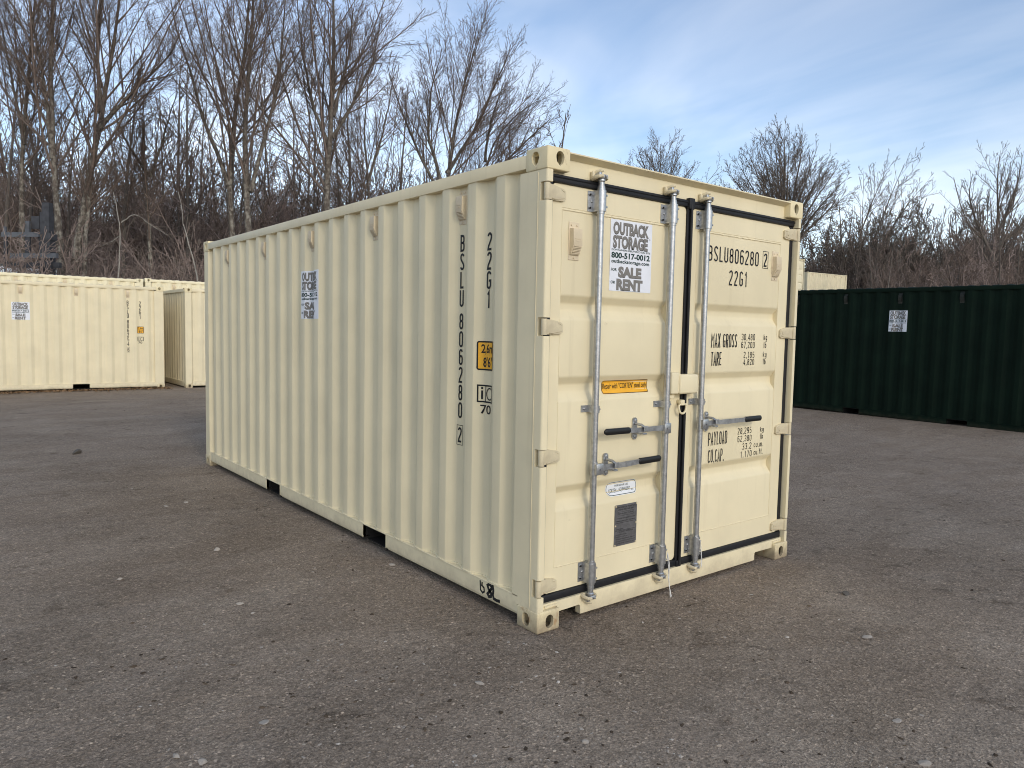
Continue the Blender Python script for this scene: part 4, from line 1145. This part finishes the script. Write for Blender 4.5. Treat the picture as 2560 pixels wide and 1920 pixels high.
def tree(label, stems, seed, cat='tree', group=None, barkm='bark', twigm='twig', n1=22, n2=13, n3=11, n4=3, ang1=(20, 46), r1=.44, up1=.07, rmin=.0036, t0=.30, name='bare_tree', lp=.9, sc=1.0):
    """stems: list of (points, base radius, tip radius, first t that carries branches)"""
    rg = np.random.default_rng(seed)
    base = np.array(stems[0][0][0], float)
    tk, cr = Tubes(), Tubes()
    for pts, ra, rb, ts in stems:
        P = resample(pts, 18, rg, .018)[None] - base
        Rr = (ra + (rb - ra) * np.linspace(0, 1, 18) ** .85)[None]
        Rr[:, 0] *= 1.25
        tk.add(P, Rr, 8)
        c1, q1 = sprout(P, Rr, n1, 8, rg, ts, .985, ang1, r1, lp, up1, .05, .45, .009, .6 * sc)
        c2, q2 = sprout(c1, q1, n2, 6, rg, .12, .99, (22, 48), .42, .8, .06, .07, .45, rmin * 1.4, .3 * sc, 3.4 * sc, .65)
        c3, q3 = sprout(c2, q2, n3, 4, rg, .12, .99, (22, 52), .46, .7, .05, .12, .6, rmin * 1.1, .2 * sc, 1.3 * sc, .6)
        cr.add(c1, q1, 5); cr.add(c2, q2, 4); cr.add(c3, q3, 3)
        if n4:
            c4, q4 = sprout(c3, q3, n4, 3, rg, .15, .95, (20, 52), .55, .6, .04, .15, .7, rmin, .12 * sc, .62 * sc, .5)
            cr.add(c4, q4, 3)
    root = empty(name, tuple(base), 0, label, cat, group)
    obj('trunk', tk.mesh('trunk'), barkm, root)
    obj('crown', cr.mesh('crown'), twigm, root)
    TRIS[0] += 2 * sum(len(f) for f in cr.F); root['n'] = 2 * sum(len(f) for f in cr.F)
    return root
def r7(*pts, d=30.0, foot=None):
    """points read off the photograph's upper left part, at one distance; foot drops the first to the soil"""
    out = [at(x / 2.212, y / 2.212, d) for x, y in pts]
    b = out[0]; z = float(ground_z(b[0], b[1]))
    if foot is not False and b[2] > z: out = [np.array([b[0] + .05, b[1], z - .1])] + out
    return out
def r8(*pts, d=30.0, foot=None):
    return r7(*[((960 + x / 1.3825) * 2.212, y / 1.3825 * 2.212) for x, y in pts], d=d, foot=foot)

LEFT = 'tall bare trees behind the left containers'
tree('slender bare tree at the left edge rising behind the steel mast', [(r7((130, 1560), (115, 1100), (140, 800), (155, 500), (185, 200), (215, -320), d=29), .15, .02, .42), (r7((140, 800), (90, 500), (30, 220), (-40, -80), d=29, foot=False), .07, .012, .25)], 11, group=LEFT, n1=21)
tree('tall birch-like bare tree with pale patchy trunk, second from the left edge', [(r7((345, 1560), (318, 1150), (295, 950), (300, 700), (285, 450), (295, 100), (302, -330), d=28), .19, .02, .42), (r7((297, 880), (255, 560), (215, 250), (165, 0), (140, -240), d=28, foot=False), .10, .015, .2)], 12, group=LEFT, n1=23)
tree('large spreading bare tree with leaning trunk and wide limbs, third from the left', [(r7((395, 1560), (440, 1250), (490, 1000), (520, 800), (565, 600), (600, 380), (650, 100), (695, -320), d=29), .23, .02, .40),
     (r7((535, 720), (660, 580), (790, 450), (930, 330), (1010, 150), d=29, foot=False), .10, .015, .2), (r7((550, 620), (540, 300), (560, -20), (570, -250), d=29, foot=False), .10, .015, .2), (r7((470, 1560), (480, 1250), (505, 1000), d=29), .14, .06, .8)], 13, group=LEFT, n1=23)
tree('small bare tree with open crown between the third and the twin-stemmed tall ones', [(r7((845, 1500), (822, 1050), (800, 860), (790, 650), (800, 470), d=33), .15, .015, .4), (r7((828, 980), (900, 800), (965, 560), (990, 480), d=33, foot=False), .08, .012, .2), (r7((815, 960), (700, 790), (640, 650), (620, 560), d=33, foot=False), .08, .012, .2)], 14, group=LEFT, n1=18)
tree('tall bare tree forking low with one stem leaning far left, beside the foreground roof line', [(r7((1305, 1500), (1270, 1050), (1290, 800), (1320, 500), (1370, 250), (1395, -320), d=30), .18, .02, .42), (r7((1268, 1030), (1220, 900), (1110, 620), (1050, 400), (965, 150), (930, -60), d=30, foot=False), .10, .015, .25)], 15, group=LEFT, n1=25)
tree('tall bare tree with straight pale-footed trunk just right of the low-forking one', [(r7((1390, 1500), (1370, 1000), (1365, 750), (1370, 450), (1400, 200), (1412, -330), d=29.5), .21, .02, .42), (r7((1385, 1060), (1430, 880), (1480, 700), (1530, 450), (1565, 150), (1580, -80), d=29.5, foot=False), .10, .015, .25)], 16, group=LEFT, n1=25)
tree('tall dense bare tree with straight dark trunk above the middle of the foreground container', [(r7((1812, 1500), (1812, 950), (1825, 700), (1848, 450), (1850, 150), (1842, -330), d=31), .23, .02, .38), (r7((1828, 820), (1720, 560), (1660, 250), (1640, -60), d=31, foot=False), .09, .012, .2), (r7((1835, 760), (1950, 560), (2060, 330), (2110, 80), d=31, foot=False), .09, .012, .2), (r7((1840, 640), (1930, 330), (1960, 0), d=31, foot=False), .08, .012, .2)], 17, group=LEFT, n1=28)
tree('thin bare tree with crooked stem right of the dense dark-trunked one', [(r7((2045, 1500), (2035, 950), (2005, 740), (2040, 520), (2020, 330), d=33), .12, .012, .35), (r7((2036, 1000), (2110, 780), (2160, 560), (2170, 430), d=33, foot=False), .07, .012, .2)], 18, group=LEFT, n1=21)
tree('broad bare tree with several stems rising behind the foreground container roof', [(r8((200, 900), (215, 640), (235, 450), (290, 240), (330, 100), d=34), .18, .012, .42), (r8((205, 660), (150, 470), (170, 290), (200, 170), d=34, foot=False), .10, .012, .2), (r8((200, 680), (110, 520), (40, 330), (10, 220), d=34, foot=False), .09, .012, .2), (r8((218, 600), (330, 420), (410, 230), (440, 150), d=34, foot=False), .09, .012, .2)], 19, group=LEFT, n1=25)
tree('low bare tree leaning right towards the near corner of the foreground container', [(r8((325, 900), (335, 640), (375, 490), (450, 390), (540, 345), d=35), .13, .012, .42), (r8((340, 620), (440, 540), (530, 450), (575, 410), d=35, foot=False), .08, .012, .2), (r8((350, 560), (360, 440), (400, 330), (420, 260), d=35, foot=False), .07, .012, .2)], 20, group=LEFT, n1=25)

RIGHT_G = 'bare trees beyond the green container'
kw = dict(barkm='bark_far', twigm='twig_grey', rmin=.012)
def fan(cx, by, tops, d, ra=.3, rb=.03, frac=.25, deep=0.0):
    st = []
    for i, (tx, ty) in enumerate(tops):
        mx = cx + (tx - cx) * .42; my = by + (ty - by) * .52
        dz = deep * math.sin(2.4 * i)
        if i == 0: pts = r8((cx, by + 200), (cx, by), d=d)
        else: pts = r8((cx, by + 30), (cx + (tx - cx) * .1, by - 30), d=d, foot=False)
        pts += r8((mx, my), d=d + dz * .5, foot=False) + r8((tx, ty), d=d + dz, foot=False)
        st.append((pts, ra if i == 0 else ra * .55, rb, .45 if i == 0 else frac))
    return st
DOME = [(1385, 445)] + [(1385 + 235 * math.cos(R(a)), 690 - 225 * math.sin(R(a))) for a in range(8, 178, 13)] + [(1385 + 130 * math.cos(R(a)), 640 - 150 * math.sin(R(a))) for a in (20, 60, 100, 140)]
tree('round-crowned bare tree standing tall beyond the right end of the container doors', fan(1385, 900, DOME, 82, .40, .010, .25, 5.5), 31, group=RIGHT_G, n1=18, n2=10, n3=6, n4=2, r1=.26, ang1=(16, 46), up1=.05, sc=.9, lp=2.5, barkm='bark_far', twigm='twig_grey', rmin=.010)
tree('top of a far bare tree showing just above the container header', fan(955, 760, [(955, 500), (880, 525), (1020, 530), (1070, 570), (840, 560), (920, 505)], 95, .34, .03), 32, group=RIGHT_G, n1=20, n2=10, n3=6, n4=1, r1=.46, sc=1.5, **kw)
tree('wispy bare tree with stems leaning right beyond the green container', [(r8((1600, 1100), (1640, 960), (1700, 800), (1755, 660), (1800, 565), d=80), .16, .02, .35), (r8((1625, 990), (1640, 820), (1700, 660), (1740, 575), d=80, foot=False), .12, .02, .3), (r8((1650, 960), (1760, 780), (1830, 680), (1868, 640), d=80, foot=False), .12, .02, .3)], 33, group=RIGHT_G, n1=18, n2=7, n3=5, n4=1, **kw)
tree('full-crowned bare tree with forked trunk at the right edge of the yard', [(r8((2110, 1150), (2105, 960), (2100, 850), (2125, 770), (2115, 640), (2130, 530), d=62), .30, .02, .38), (r8((2112, 900), (2050, 780), (2020, 660), (2035, 600), d=62, foot=False), .14, .02, .2), (r8((2118, 820), (2170, 700), (2200, 600), (2205, 540), d=62, foot=False), .14, .02, .2), (r8((2105, 860), (2200, 780), (2260, 690), d=62, foot=False), .14, .02, .2)], 34, group=RIGHT_G, n1=20, n2=8, n3=5, n4=2, barkm='bark_far', twigm='twig_grey', rmin=.008)

# shared shapes for the wood behind
def proto_tree(seed, h, ra, nm, n=(16, 8, 5, 1), twigm='twig', spread=.36, stems=1, rmin=.010):
    rg = np.random.default_rng(seed)
    st = []
    for s_ in range(stems):
        lean = rg.normal(0, .06 if s_ == 0 else .16, 2) * h
        st.append(([(0, 0, -.2), (lean[0] * .2, lean[1] * .2, h * .35), (lean[0] * .5, lean[1] * .5, h * .65), (lean[0], lean[1], h)], ra * (1 if s_ == 0 else .7), .02, .28))
    t = tree('prototype', st, seed, n1=n[0], n2=n[1], n3=n[2], n4=n[3], r1=spread, barkm='bark_far', twigm=twigm, rmin=rmin)
    return t
protos = [proto_tree(41, 11, .13, 'a', stems=1), proto_tree(42, 10, .11, 'b', stems=2, n=(12, 7, 5, 1)), proto_tree(43, 9, .10, 'c', stems=3, n=(10, 7, 4, 1), twigm='brush'), proto_tree(44, 12, .14, 'd', stems=1, spread=.28)]
used = [False] * 4
def place(i, x, y, s, label, group, dz=0.0):
    t = protos[i] if not used[i] else copy_tree(protos[i])
    used[i] = True
    t.location = (x, y, float(ground_z(x, y)) + dz); t.rotation_euler = (0, 0, random.uniform(0, 6.28)); t.scale = (s * random.uniform(.9, 1.1),) * 2 + (s,)
    return tag(t, label, 'tree', group)
def at_bearing(u, d):
    p = at(u, 820, d); return p[0], p[1]
for k in range(48):                      # young wood on the rising ground behind the left row
    u = -60 + 1480 * (k + random.random()) / 48; d = random.uniform(34, 58)
    x, y = at_bearing(u, d); place(random.choice((0, 1, 2, 3)), x, y, random.uniform(.75, 1.15), 'one of the thin bare trees crowding the brown slope behind the left containers', 'thin trees on the brown slope')
for k in range(40):                      # wood behind the right hand stacks
    u = 1560 + 1080 * (k + random.random()) / 40; d = random.uniform(76, 100)
    x, y = at_bearing(u, d); hgt = .62 if u < 1760 else (.95 if u < 1990 else 1.35)
    place(random.choice((0, 1, 2, 3)), x, y, random.uniform(.85, 1.1) * hgt, 'one of the bare trees massed along the skyline behind the green container', 'trees massed behind the green container')
for k in range(22):
    u = 2165 + 500 * (k + random.random()) / 22; d = random.uniform(44, 66)
    x, y = at_bearing(u, d); place(random.choice((0, 1, 2, 3)), x, y, random.uniform(.62, .92), 'one of the bushy bare saplings just behind the green container roof', 'saplings behind the green container')

# pale crooked sapling in front of the brush
sap = [(r7((1098, 1640), (1095, 1500), (1070, 1430), (1040, 1350), (1015, 1250), (1003, 1150), (985, 1060), d=26.5), .05, .012, .35)]
tree('pale thin crooked sapling leaning beside the far corner of the foreground container', sap, 51, n1=7, n2=4, n3=3, n4=0, barkm='pale_bark', twigm='twig_grey', rmin=.006, name='sapling', r1=.25)
sap = [(r7((655, 1640), (662, 1400), (672, 1230), (640, 1130), (625, 1060), d=26.2), .045, .012, .3), (r7((672, 1230), (740, 1180), (850, 1260), (925, 1300), d=26.2, foot=False), .022, .008, .2), (r7((670, 1300), (620, 1340), (560, 1360), d=26.2, foot=False), .018, .008, .2)]
tree('pale drooping sapling with arching twigs in front of the brown brush', sap, 52, n1=7, n2=4, n3=3, n4=0, barkm='pale_bark', twigm='twig_grey', rmin=.006, name='sapling', r1=.25, up1=-.05)

# undergrowth and loose gravel: nobody could count them, so each is one object that repeats a few shapes
def scatter(name, label, cat, shapes, P, rot, scl, idx):
    src = bpy.data.collections.new(name + '_shapes')
    for k, me in enumerate(shapes):
        src.objects.link(bpy.data.objects.new('%s_shape_%02d' % (name, k), me))
    me = bpy.data.meshes.new(name); n = len(P)
    me.vertices.add(n); me.vertices.foreach_set('co', np.asarray(P, np.float32).ravel())
    me.attributes.new('turn', 'FLOAT_VECTOR', 'POINT').data.foreach_set('vector', np.asarray(rot, np.float32).ravel())
    me.attributes.new('size', 'FLOAT_VECTOR', 'POINT').data.foreach_set('vector', np.asarray(scl, np.float32).ravel())
    me.attributes.new('shape', 'INT', 'POINT').data.foreach_set('value', np.asarray(idx, np.int32))
    o = obj(name, me); tag(o, label, cat, None, 'stuff')
    ng = bpy.data.node_groups.new(name + '_scatter', 'GeometryNodeTree')
    ng.interface.new_socket('Geometry', in_out='INPUT', socket_type='NodeSocketGeometry'); ng.interface.new_socket('Geometry', in_out='OUTPUT', socket_type='NodeSocketGeometry')
    N, K = ng.nodes, ng.links
    gi, go = N.new('NodeGroupInput'), N.new('NodeGroupOutput')
    ip = N.new('GeometryNodeInstanceOnPoints'); ci = N.new('GeometryNodeCollectionInfo')
    ci.inputs['Collection'].default_value = src; ci.inputs['Separate Children'].default_value = True; ci.inputs['Reset Children'].default_value = True
    ip.inputs['Pick Instance'].default_value = True
    def attr(nm, ty):
        a = N.new('GeometryNodeInputNamedAttribute'); a.data_type = ty; a.inputs['Name'].default_value = nm
        return [q for q in a.outputs if q.enabled][0]
    K.new(gi.outputs[0], ip.inputs['Points']); K.new(ci.outputs[0], ip.inputs['Instance'])
    K.new(attr('shape', 'INT'), ip.inputs['Instance Index']); K.new(attr('size', 'FLOAT_VECTOR'), ip.inputs['Scale'])
    e = N.new('FunctionNodeEulerToRotation'); K.new(attr('turn', 'FLOAT_VECTOR'), e.inputs[0]); K.new(e.outputs[0], ip.inputs['Rotation'])
    K.new(ip.outputs[0], go.inputs[0])
    o.modifiers.new('scatter', 'NODES').node_group = ng
    return o
def bush_mesh(seed, h, stems, kids, rmin, mat, lean=.30):
    rg = np.random.default_rng(seed); T = Tubes(); K = 8
    P = np.zeros((stems, K, 3)); P[:, 0, :2] = rg.normal(0, .22, (stems, 2)); hh = h * rg.uniform(.55, 1.0, stems)
    dr = unit(np.stack([rg.normal(0, lean, stems), rg.normal(0, lean, stems), np.ones(stems)], 1))
    for k in range(1, K):
        dr = unit(dr + rg.normal(0, .10, dr.shape)); P[:, k] = P[:, k - 1] + dr * (hh / (K - 1))[:, None]
    Rr = np.maximum(.030 * (hh / 5)[:, None] * np.linspace(1, .3, K)[None], rmin)
    T.add(P, Rr, 4)
    c1, q1 = sprout(P, Rr, kids[0], 6, rg, .06, .98, (22, 60), .40, .8, .05, .12, .55, rmin, .4); T.add(c1, q1, 3)
    c2, q2 = sprout(c1, q1, kids[1], 4, rg, .1, .98, (25, 60), .48, .7, .03, .15, .7, rmin, .25, 1.6); T.add(c2, q2, 3)
    c3, q3 = sprout(c2, q2, kids[2], 3, rg, .1, .95, (25, 60), .6, .6, .02, .18, .8, rmin, .15, .7); T.add(c3, q3, 3)
    me = T.mesh('bush'); me.materials.append(M[mat]); return me
def brush(name, label, n, ur, dr, sr, seed, shapes, near_bias=1.0):
    rg = np.random.default_rng(seed)
    u = rg.uniform(*ur, n); d = dr[0] + (dr[1] - dr[0]) * rg.random(n) ** near_bias
    P = np.array([at(a, 820, b) for a, b in zip(u, d)]); P[:, 2] = ground_z(P[:, 0], P[:, 1]) - .05
    sz = rg.uniform(*sr, n) * (1 + .22 * np.sin(u * .021 + seed) + .14 * np.sin(u * .057)); S = np.stack([sz * rg.uniform(.85, 1.3, n), sz * rg.uniform(.85, 1.3, n), sz], 1)
    rot = np.stack([rg.normal(0, .06, n), rg.normal(0, .06, n), rg.uniform(0, 6.28, n)], 1)
    scatter(name, label, 'undergrowth', shapes, P, rot, S, rg.integers(0, len(shapes), n))
bn = [bush_mesh(61 + k, 5.0, 5, (9, 6, 3), .0085, 'brush') for k in range(4)] + [bush_mesh(66, 5.5, 3, (9, 6, 3), .0085, 'twig_grey')]
bf = [bush_mesh(71 + k, 7.0, 4, (10, 6, 3), .014, 'brush', .2) for k in range(3)] + [bush_mesh(75, 8.0, 3, (10, 6, 3), .014, 'twig', .15)]
br = [bush_mesh(81 + k, 9.0, 5, (11, 7, 3), .018, 'twig_grey', .2) for k in range(2)] + [bush_mesh(85, 8.0, 5, (11, 7, 3), .018, 'brush', .25), bush_mesh(86, 10.0, 3, (12, 7, 3), .018, 'bark_far', .12)]
brush('undergrowth', 'tangled red-brown leafless brush covering the bank behind the left containers', 420, (-140, 1330), (27.0, 44), (.55, 1.1), 61, bn)
brush('saplings', 'few leafless twiggy saplings growing round the steel mast', 16, (-60, 230), (23.2, 25.0), (.75, 1.1), 65, bn)
brush('thicket', 'leafless brown thicket on the upper slope under the tall trees', 620, (-180, 1420), (42, 70), (.6, 1.05), 62, bf)
brush('hedgerow', 'leafless grey-brown thicket along the skyline behind the green container', 760, (1960, 2720), (76, 100), (.95, 1.5), 63, br)
brush('scrub', 'tangled brown scrub rising behind the green container roof', 420, (2195, 2760), (46, 72), (.62, 1.0), 64, bf)

# ================================================================== small things
# white twine on two of the lower brackets
def twine(label, paths, loc):
    root = MB()
    for p in paths: root.tube(p, .0026, 5)
    o = root.build('twine', 'twine', None, 40); o.location = loc
    tag(o, label, 'twine', 'twine tied to the lock rods')
def wav(pts, n=26, a=.0025, seed=0):
    rg = np.random.default_rng(seed); q = resample(pts, n, rg, .0012); return q
rx = ROD_X[1]
twine('white twine knotted round the lower bracket beside the door gap with frayed end hanging down',
      [wav([(-.030, -.012, .110), (0, -.030, .085), (.030, -.014, .052), (.026, 0, .03)], 14, seed=1), wav([(.026, -.026, .056), (.036, -.030, -.02), (.040, -.030, -.10), (.044, -.034, -.165)], 26, seed=2), wav([(.024, -.026, .050), (.028, -.034, -.02), (.042, -.028, -.09), (.046, -.034, -.165)], 26, seed=3),
       wav([(.045, -.034, -.165), (.050, -.036, -.20), (.064, -.040, -.232)], 8, seed=4), wav([(.045, -.034, -.165), (.046, -.040, -.20), (.044, -.046, -.226)], 8, seed=5), wav([(.045, -.034, -.165), (.062, -.030, -.19), (.058, -.040, -.236)], 8, seed=6)], (rx, .0, .225))
rx = ROD_X[2]
twine('short white twine knotted round the lower bracket of the right door rod',
      [wav([(-.026, -.014, .112), (0, -.030, .085), (.030, -.014, .048)], 14, seed=7), wav([(.030, -.016, .048), (.034, -.024, .0), (.030, -.026, -.06), (.034, -.026, -.10)], 20, seed=8), wav([(.028, -.020, .046), (.026, -.028, .0), (.034, -.024, -.055), (.030, -.028, -.09)], 20, seed=9)], (rx, .0, .225))

# stones one can pick out on the gravel
def stone_mesh(seed, flat=.6, n=2):
    bm = bmesh.new(); bmesh.ops.create_icosphere(bm, subdivisions=n, radius=1.0)
    rg = np.random.default_rng(seed); k = rg.normal(size=(11, 3)); k = unit(k); amp = rg.uniform(.42, .8, 11)
    for v in bm.verts:
        c = np.array(v.co)
        for q, a in zip(k, amp):
            dd = c @ q
            if dd > a: c = c - q * (dd - a) * .97
        c *= np.array([1.0, .75, flat]); v.co = c
    me = bpy.data.meshes.new('stone'); bm.to_mesh(me); bm.free(); return me
def gpoint(u, v):
    d = (u - 1280) / FPX * RIGHT + (960 - v) / FPX * UP + FWD
    p = CAM + d * (-CAM[2] / d[2]); return p
z7 = lambda x, y: (x / 1.728, 1000 + y / 1.728)
r8b = lambda x, y: (1400 + x / 1.907, 1200 + y / 1.907)
ST = [(z7(332, 232), .105, 'stone_dark', 'dark lump of broken asphalt on the gravel left of the container', .75),
      (z7(937, 648), .040, 'stone', 'pale wedge of stone on open gravel below the left end of the container', .6),
      (z7(1035, 884), .036, 'stone', 'pale flat stone midway between the left edge and the container corner', .5),
      (z7(1140, 1396), .034, 'stone', 'pale angular stone near the bottom edge, left of centre', .5),
      (z7(2070, 1224), .038, 'stone', 'pale flat stone in front of the near bottom corner of the container', .45),
      (z7(720, 460), .034, 'stone', 'thin pale stone on gravel near the far fork pocket', .4),
      (z7(805, 444), .032, 'stone', 'small cream stone on gravel near the far fork pocket', .55),
      (z7(1692, 715), .034, 'stone', 'pale stone beside the bottom rail between fork pocket and near corner', .5),
      (z7(520, 776), .036, 'stone', 'light stone on the open gravel at far left', .5),
      (r8b(1460, 750), .050, 'stone', 'pale slab of stone on the gravel right of the doors', .35),
      (r8b(1605, 1150), .028, 'stone', 'pale stone at lower right of the yard', .4),
      (r8b(1735, 1355), .034, 'stone', 'cream stone at the bottom edge on the right', .5),
      (r8b(1360, 545), .050, 'stone_dark', 'dark splintered chip on the gravel right of the container end', .4),
      (r8b(120, 1252), .022, 'stone', 'small pale stone at the bottom centre of the gravel', .6),
      (z7(760, 1545), .026, 'stone', 'rounded pale stone near the bottom left edge', .6),
      (z7(875, 1570), .026, 'stone', 'brownish pale stone at the bottom edge, left of centre', .6)]
for i, ((u, v), s, m, lb, fl) in enumerate(ST):
    p = gpoint(u, v); s *= .85; fl *= .8
    o = obj('stone', stone_mesh(100 + i, fl), m); o.location = (p[0], p[1], s * fl * .35 + float(ground_z(p[0], p[1]))); o.scale = (s, s, s); o.rotation_euler = (random.uniform(-.2, .2), random.uniform(-.2, .2), random.uniform(0, 6))
    tag(o, lb, 'stone', 'stones on the gravel')

# loose gravel
def grit_mat(name, a, b_):
    m, nt, b = mat_base(name); t = NT(nt)
    r = nt.nodes.new('ShaderNodeObjectInfo').outputs['Random']
    nt.links.new(t.ramp(r, [(0, a), (.75, tuple((x + y) / 2 for x, y in zip(a, b_))), (1, b_)]), b.inputs['Base Color'])
    b.inputs['Roughness'].default_value = .95; b.inputs['Specular IOR Level'].default_value = .15
    return m
M['grit'] = grit_mat('brown_grit', (0.17, 0.137, 0.105), (0.42, 0.35, 0.275))
M['grit_pale'] = grit_mat('pale_chippings', (0.26, 0.225, 0.185), (0.56, 0.51, 0.45))
def pebble(seed, mat):
    rg = np.random.default_rng(seed)
    v = np.array([(1, 0, .1), (-1, 0, .1), (0, 1, .1), (0, -1, .1), (0, 0, 1), (.65, .62, .5), (-.62, .58, .55), (-.55, -.66, .5), (.6, -.6, .55)], float) * rg.uniform(.65, 1.2, (9, 1)) * np.array([1.15, .8, .6])
    f = [(0, 5, 4), (5, 2, 4), (2, 6, 4), (6, 1, 4), (1, 7, 4), (7, 3, 4), (3, 8, 4), (8, 0, 4), (0, 2, 5), (2, 1, 6), (1, 3, 7), (3, 0, 8)]
    me = bpy.data.meshes.new('pebble'); me.from_pydata(v.tolist(), [], f); me.materials.append(M[mat]); return me
def gravel(n, seed, name, label, mat, smin, smax, dmin, dmax, clump, spow):
    rg = np.random.default_rng(seed)
    d = dmin * (dmax / dmin) ** rg.random(n); b = YAW + rg.uniform(-.72, .72, n)
    x = CAM[0] + d * np.sin(b); y = CAM[1] + d * np.cos(b)
    f = np.sin(x * 1.7 + 1.3 * np.sin(y * .9)) * np.sin(y * 1.3 + 2 * np.sin(x * .7)) + .5 * np.sin(x * 5.1 + y * 2.2) * np.sin(y * 4.3 - x) + rg.normal(0, .4, n)
    k = (f > clump) & ~((x > -.0) & (x < W) & (y > .03) & (y < L)) & ~((y > 17.1) & (x < 9)) & ~((x > 11.8) & (y > .4))
    x, y, d = x[k], y[k], d[k]; n = len(x)
    s = smin * (smax / smin) ** (rg.random(n) ** spow)
    scatter(name, label, 'gravel', [pebble(seed + q, mat) for q in range(6)], np.stack([x, y, ground_z(x, y) - .1 * s], 1),
            np.stack([rg.normal(0, .2, n), rg.normal(0, .2, n), rg.uniform(0, 6.28, n)], 1), np.stack([s, s * rg.uniform(.7, 1.2, n), s * rg.uniform(.6, 1.2, n)], 1), rg.integers(0, 6, n))
gravel(90000, 71, 'loose_gravel', 'brown grit strewn all over the yard', 'grit', .0020, .010, 1.6, 15, -.15, 2.6)
gravel(5000, 72, 'loose_chippings', 'scattered pale stone chippings on the yard', 'grit_pale', .0022, .013, 1.8, 17, .05, 3.0)

M['debris'] = grit_mat('dark_debris', (0.04, 0.030, 0.022), (0.12, 0.088, 0.06))
gravel(6000, 77, 'bark_debris', 'dark crumbs of bark and mud lying about the yard', 'debris', .003, .018, 2.6, 21, .45, 2.4)

# dry leaves blown against the left container
rg = np.random.default_rng(81); vs, fs = [], []
for i in range(1100):
    x = rg.uniform(-3.8, 2.3); y = 17.34 - abs(rg.normal(0, .22)); s = rg.uniform(.025, .06); a = rg.uniform(0, 6.28); t1 = rg.normal(0, .5); t2 = rg.normal(0, .5)
    rot = (Matrix.Rotation(a, 3, 'Z') @ Matrix.Rotation(t1, 3, 'X') @ Matrix.Rotation(t2, 3, 'Y'))
    q = [rot @ Vector(c) for c in ((-s, 0, 0), (-.3 * s, .45 * s, .12 * s), (s, 0, .1 * s), (-.3 * s, -.45 * s, .12 * s))]
    b0 = len(vs); vs += [(x + c.x, y + c.y, .012 + max(c.z, 0) + rg.uniform(0, .02)) for c in q]; fs += [(b0, b0 + 1, b0 + 2), (b0, b0 + 2, b0 + 3)]
me = bpy.data.meshes.new('dry_leaves'); me.from_pydata(vs, [], fs); o = obj('dry_leaves', me, 'leaf'); tag(o, 'dry brown leaves gathered along the foot of the left container', 'leaves', None, 'stuff')
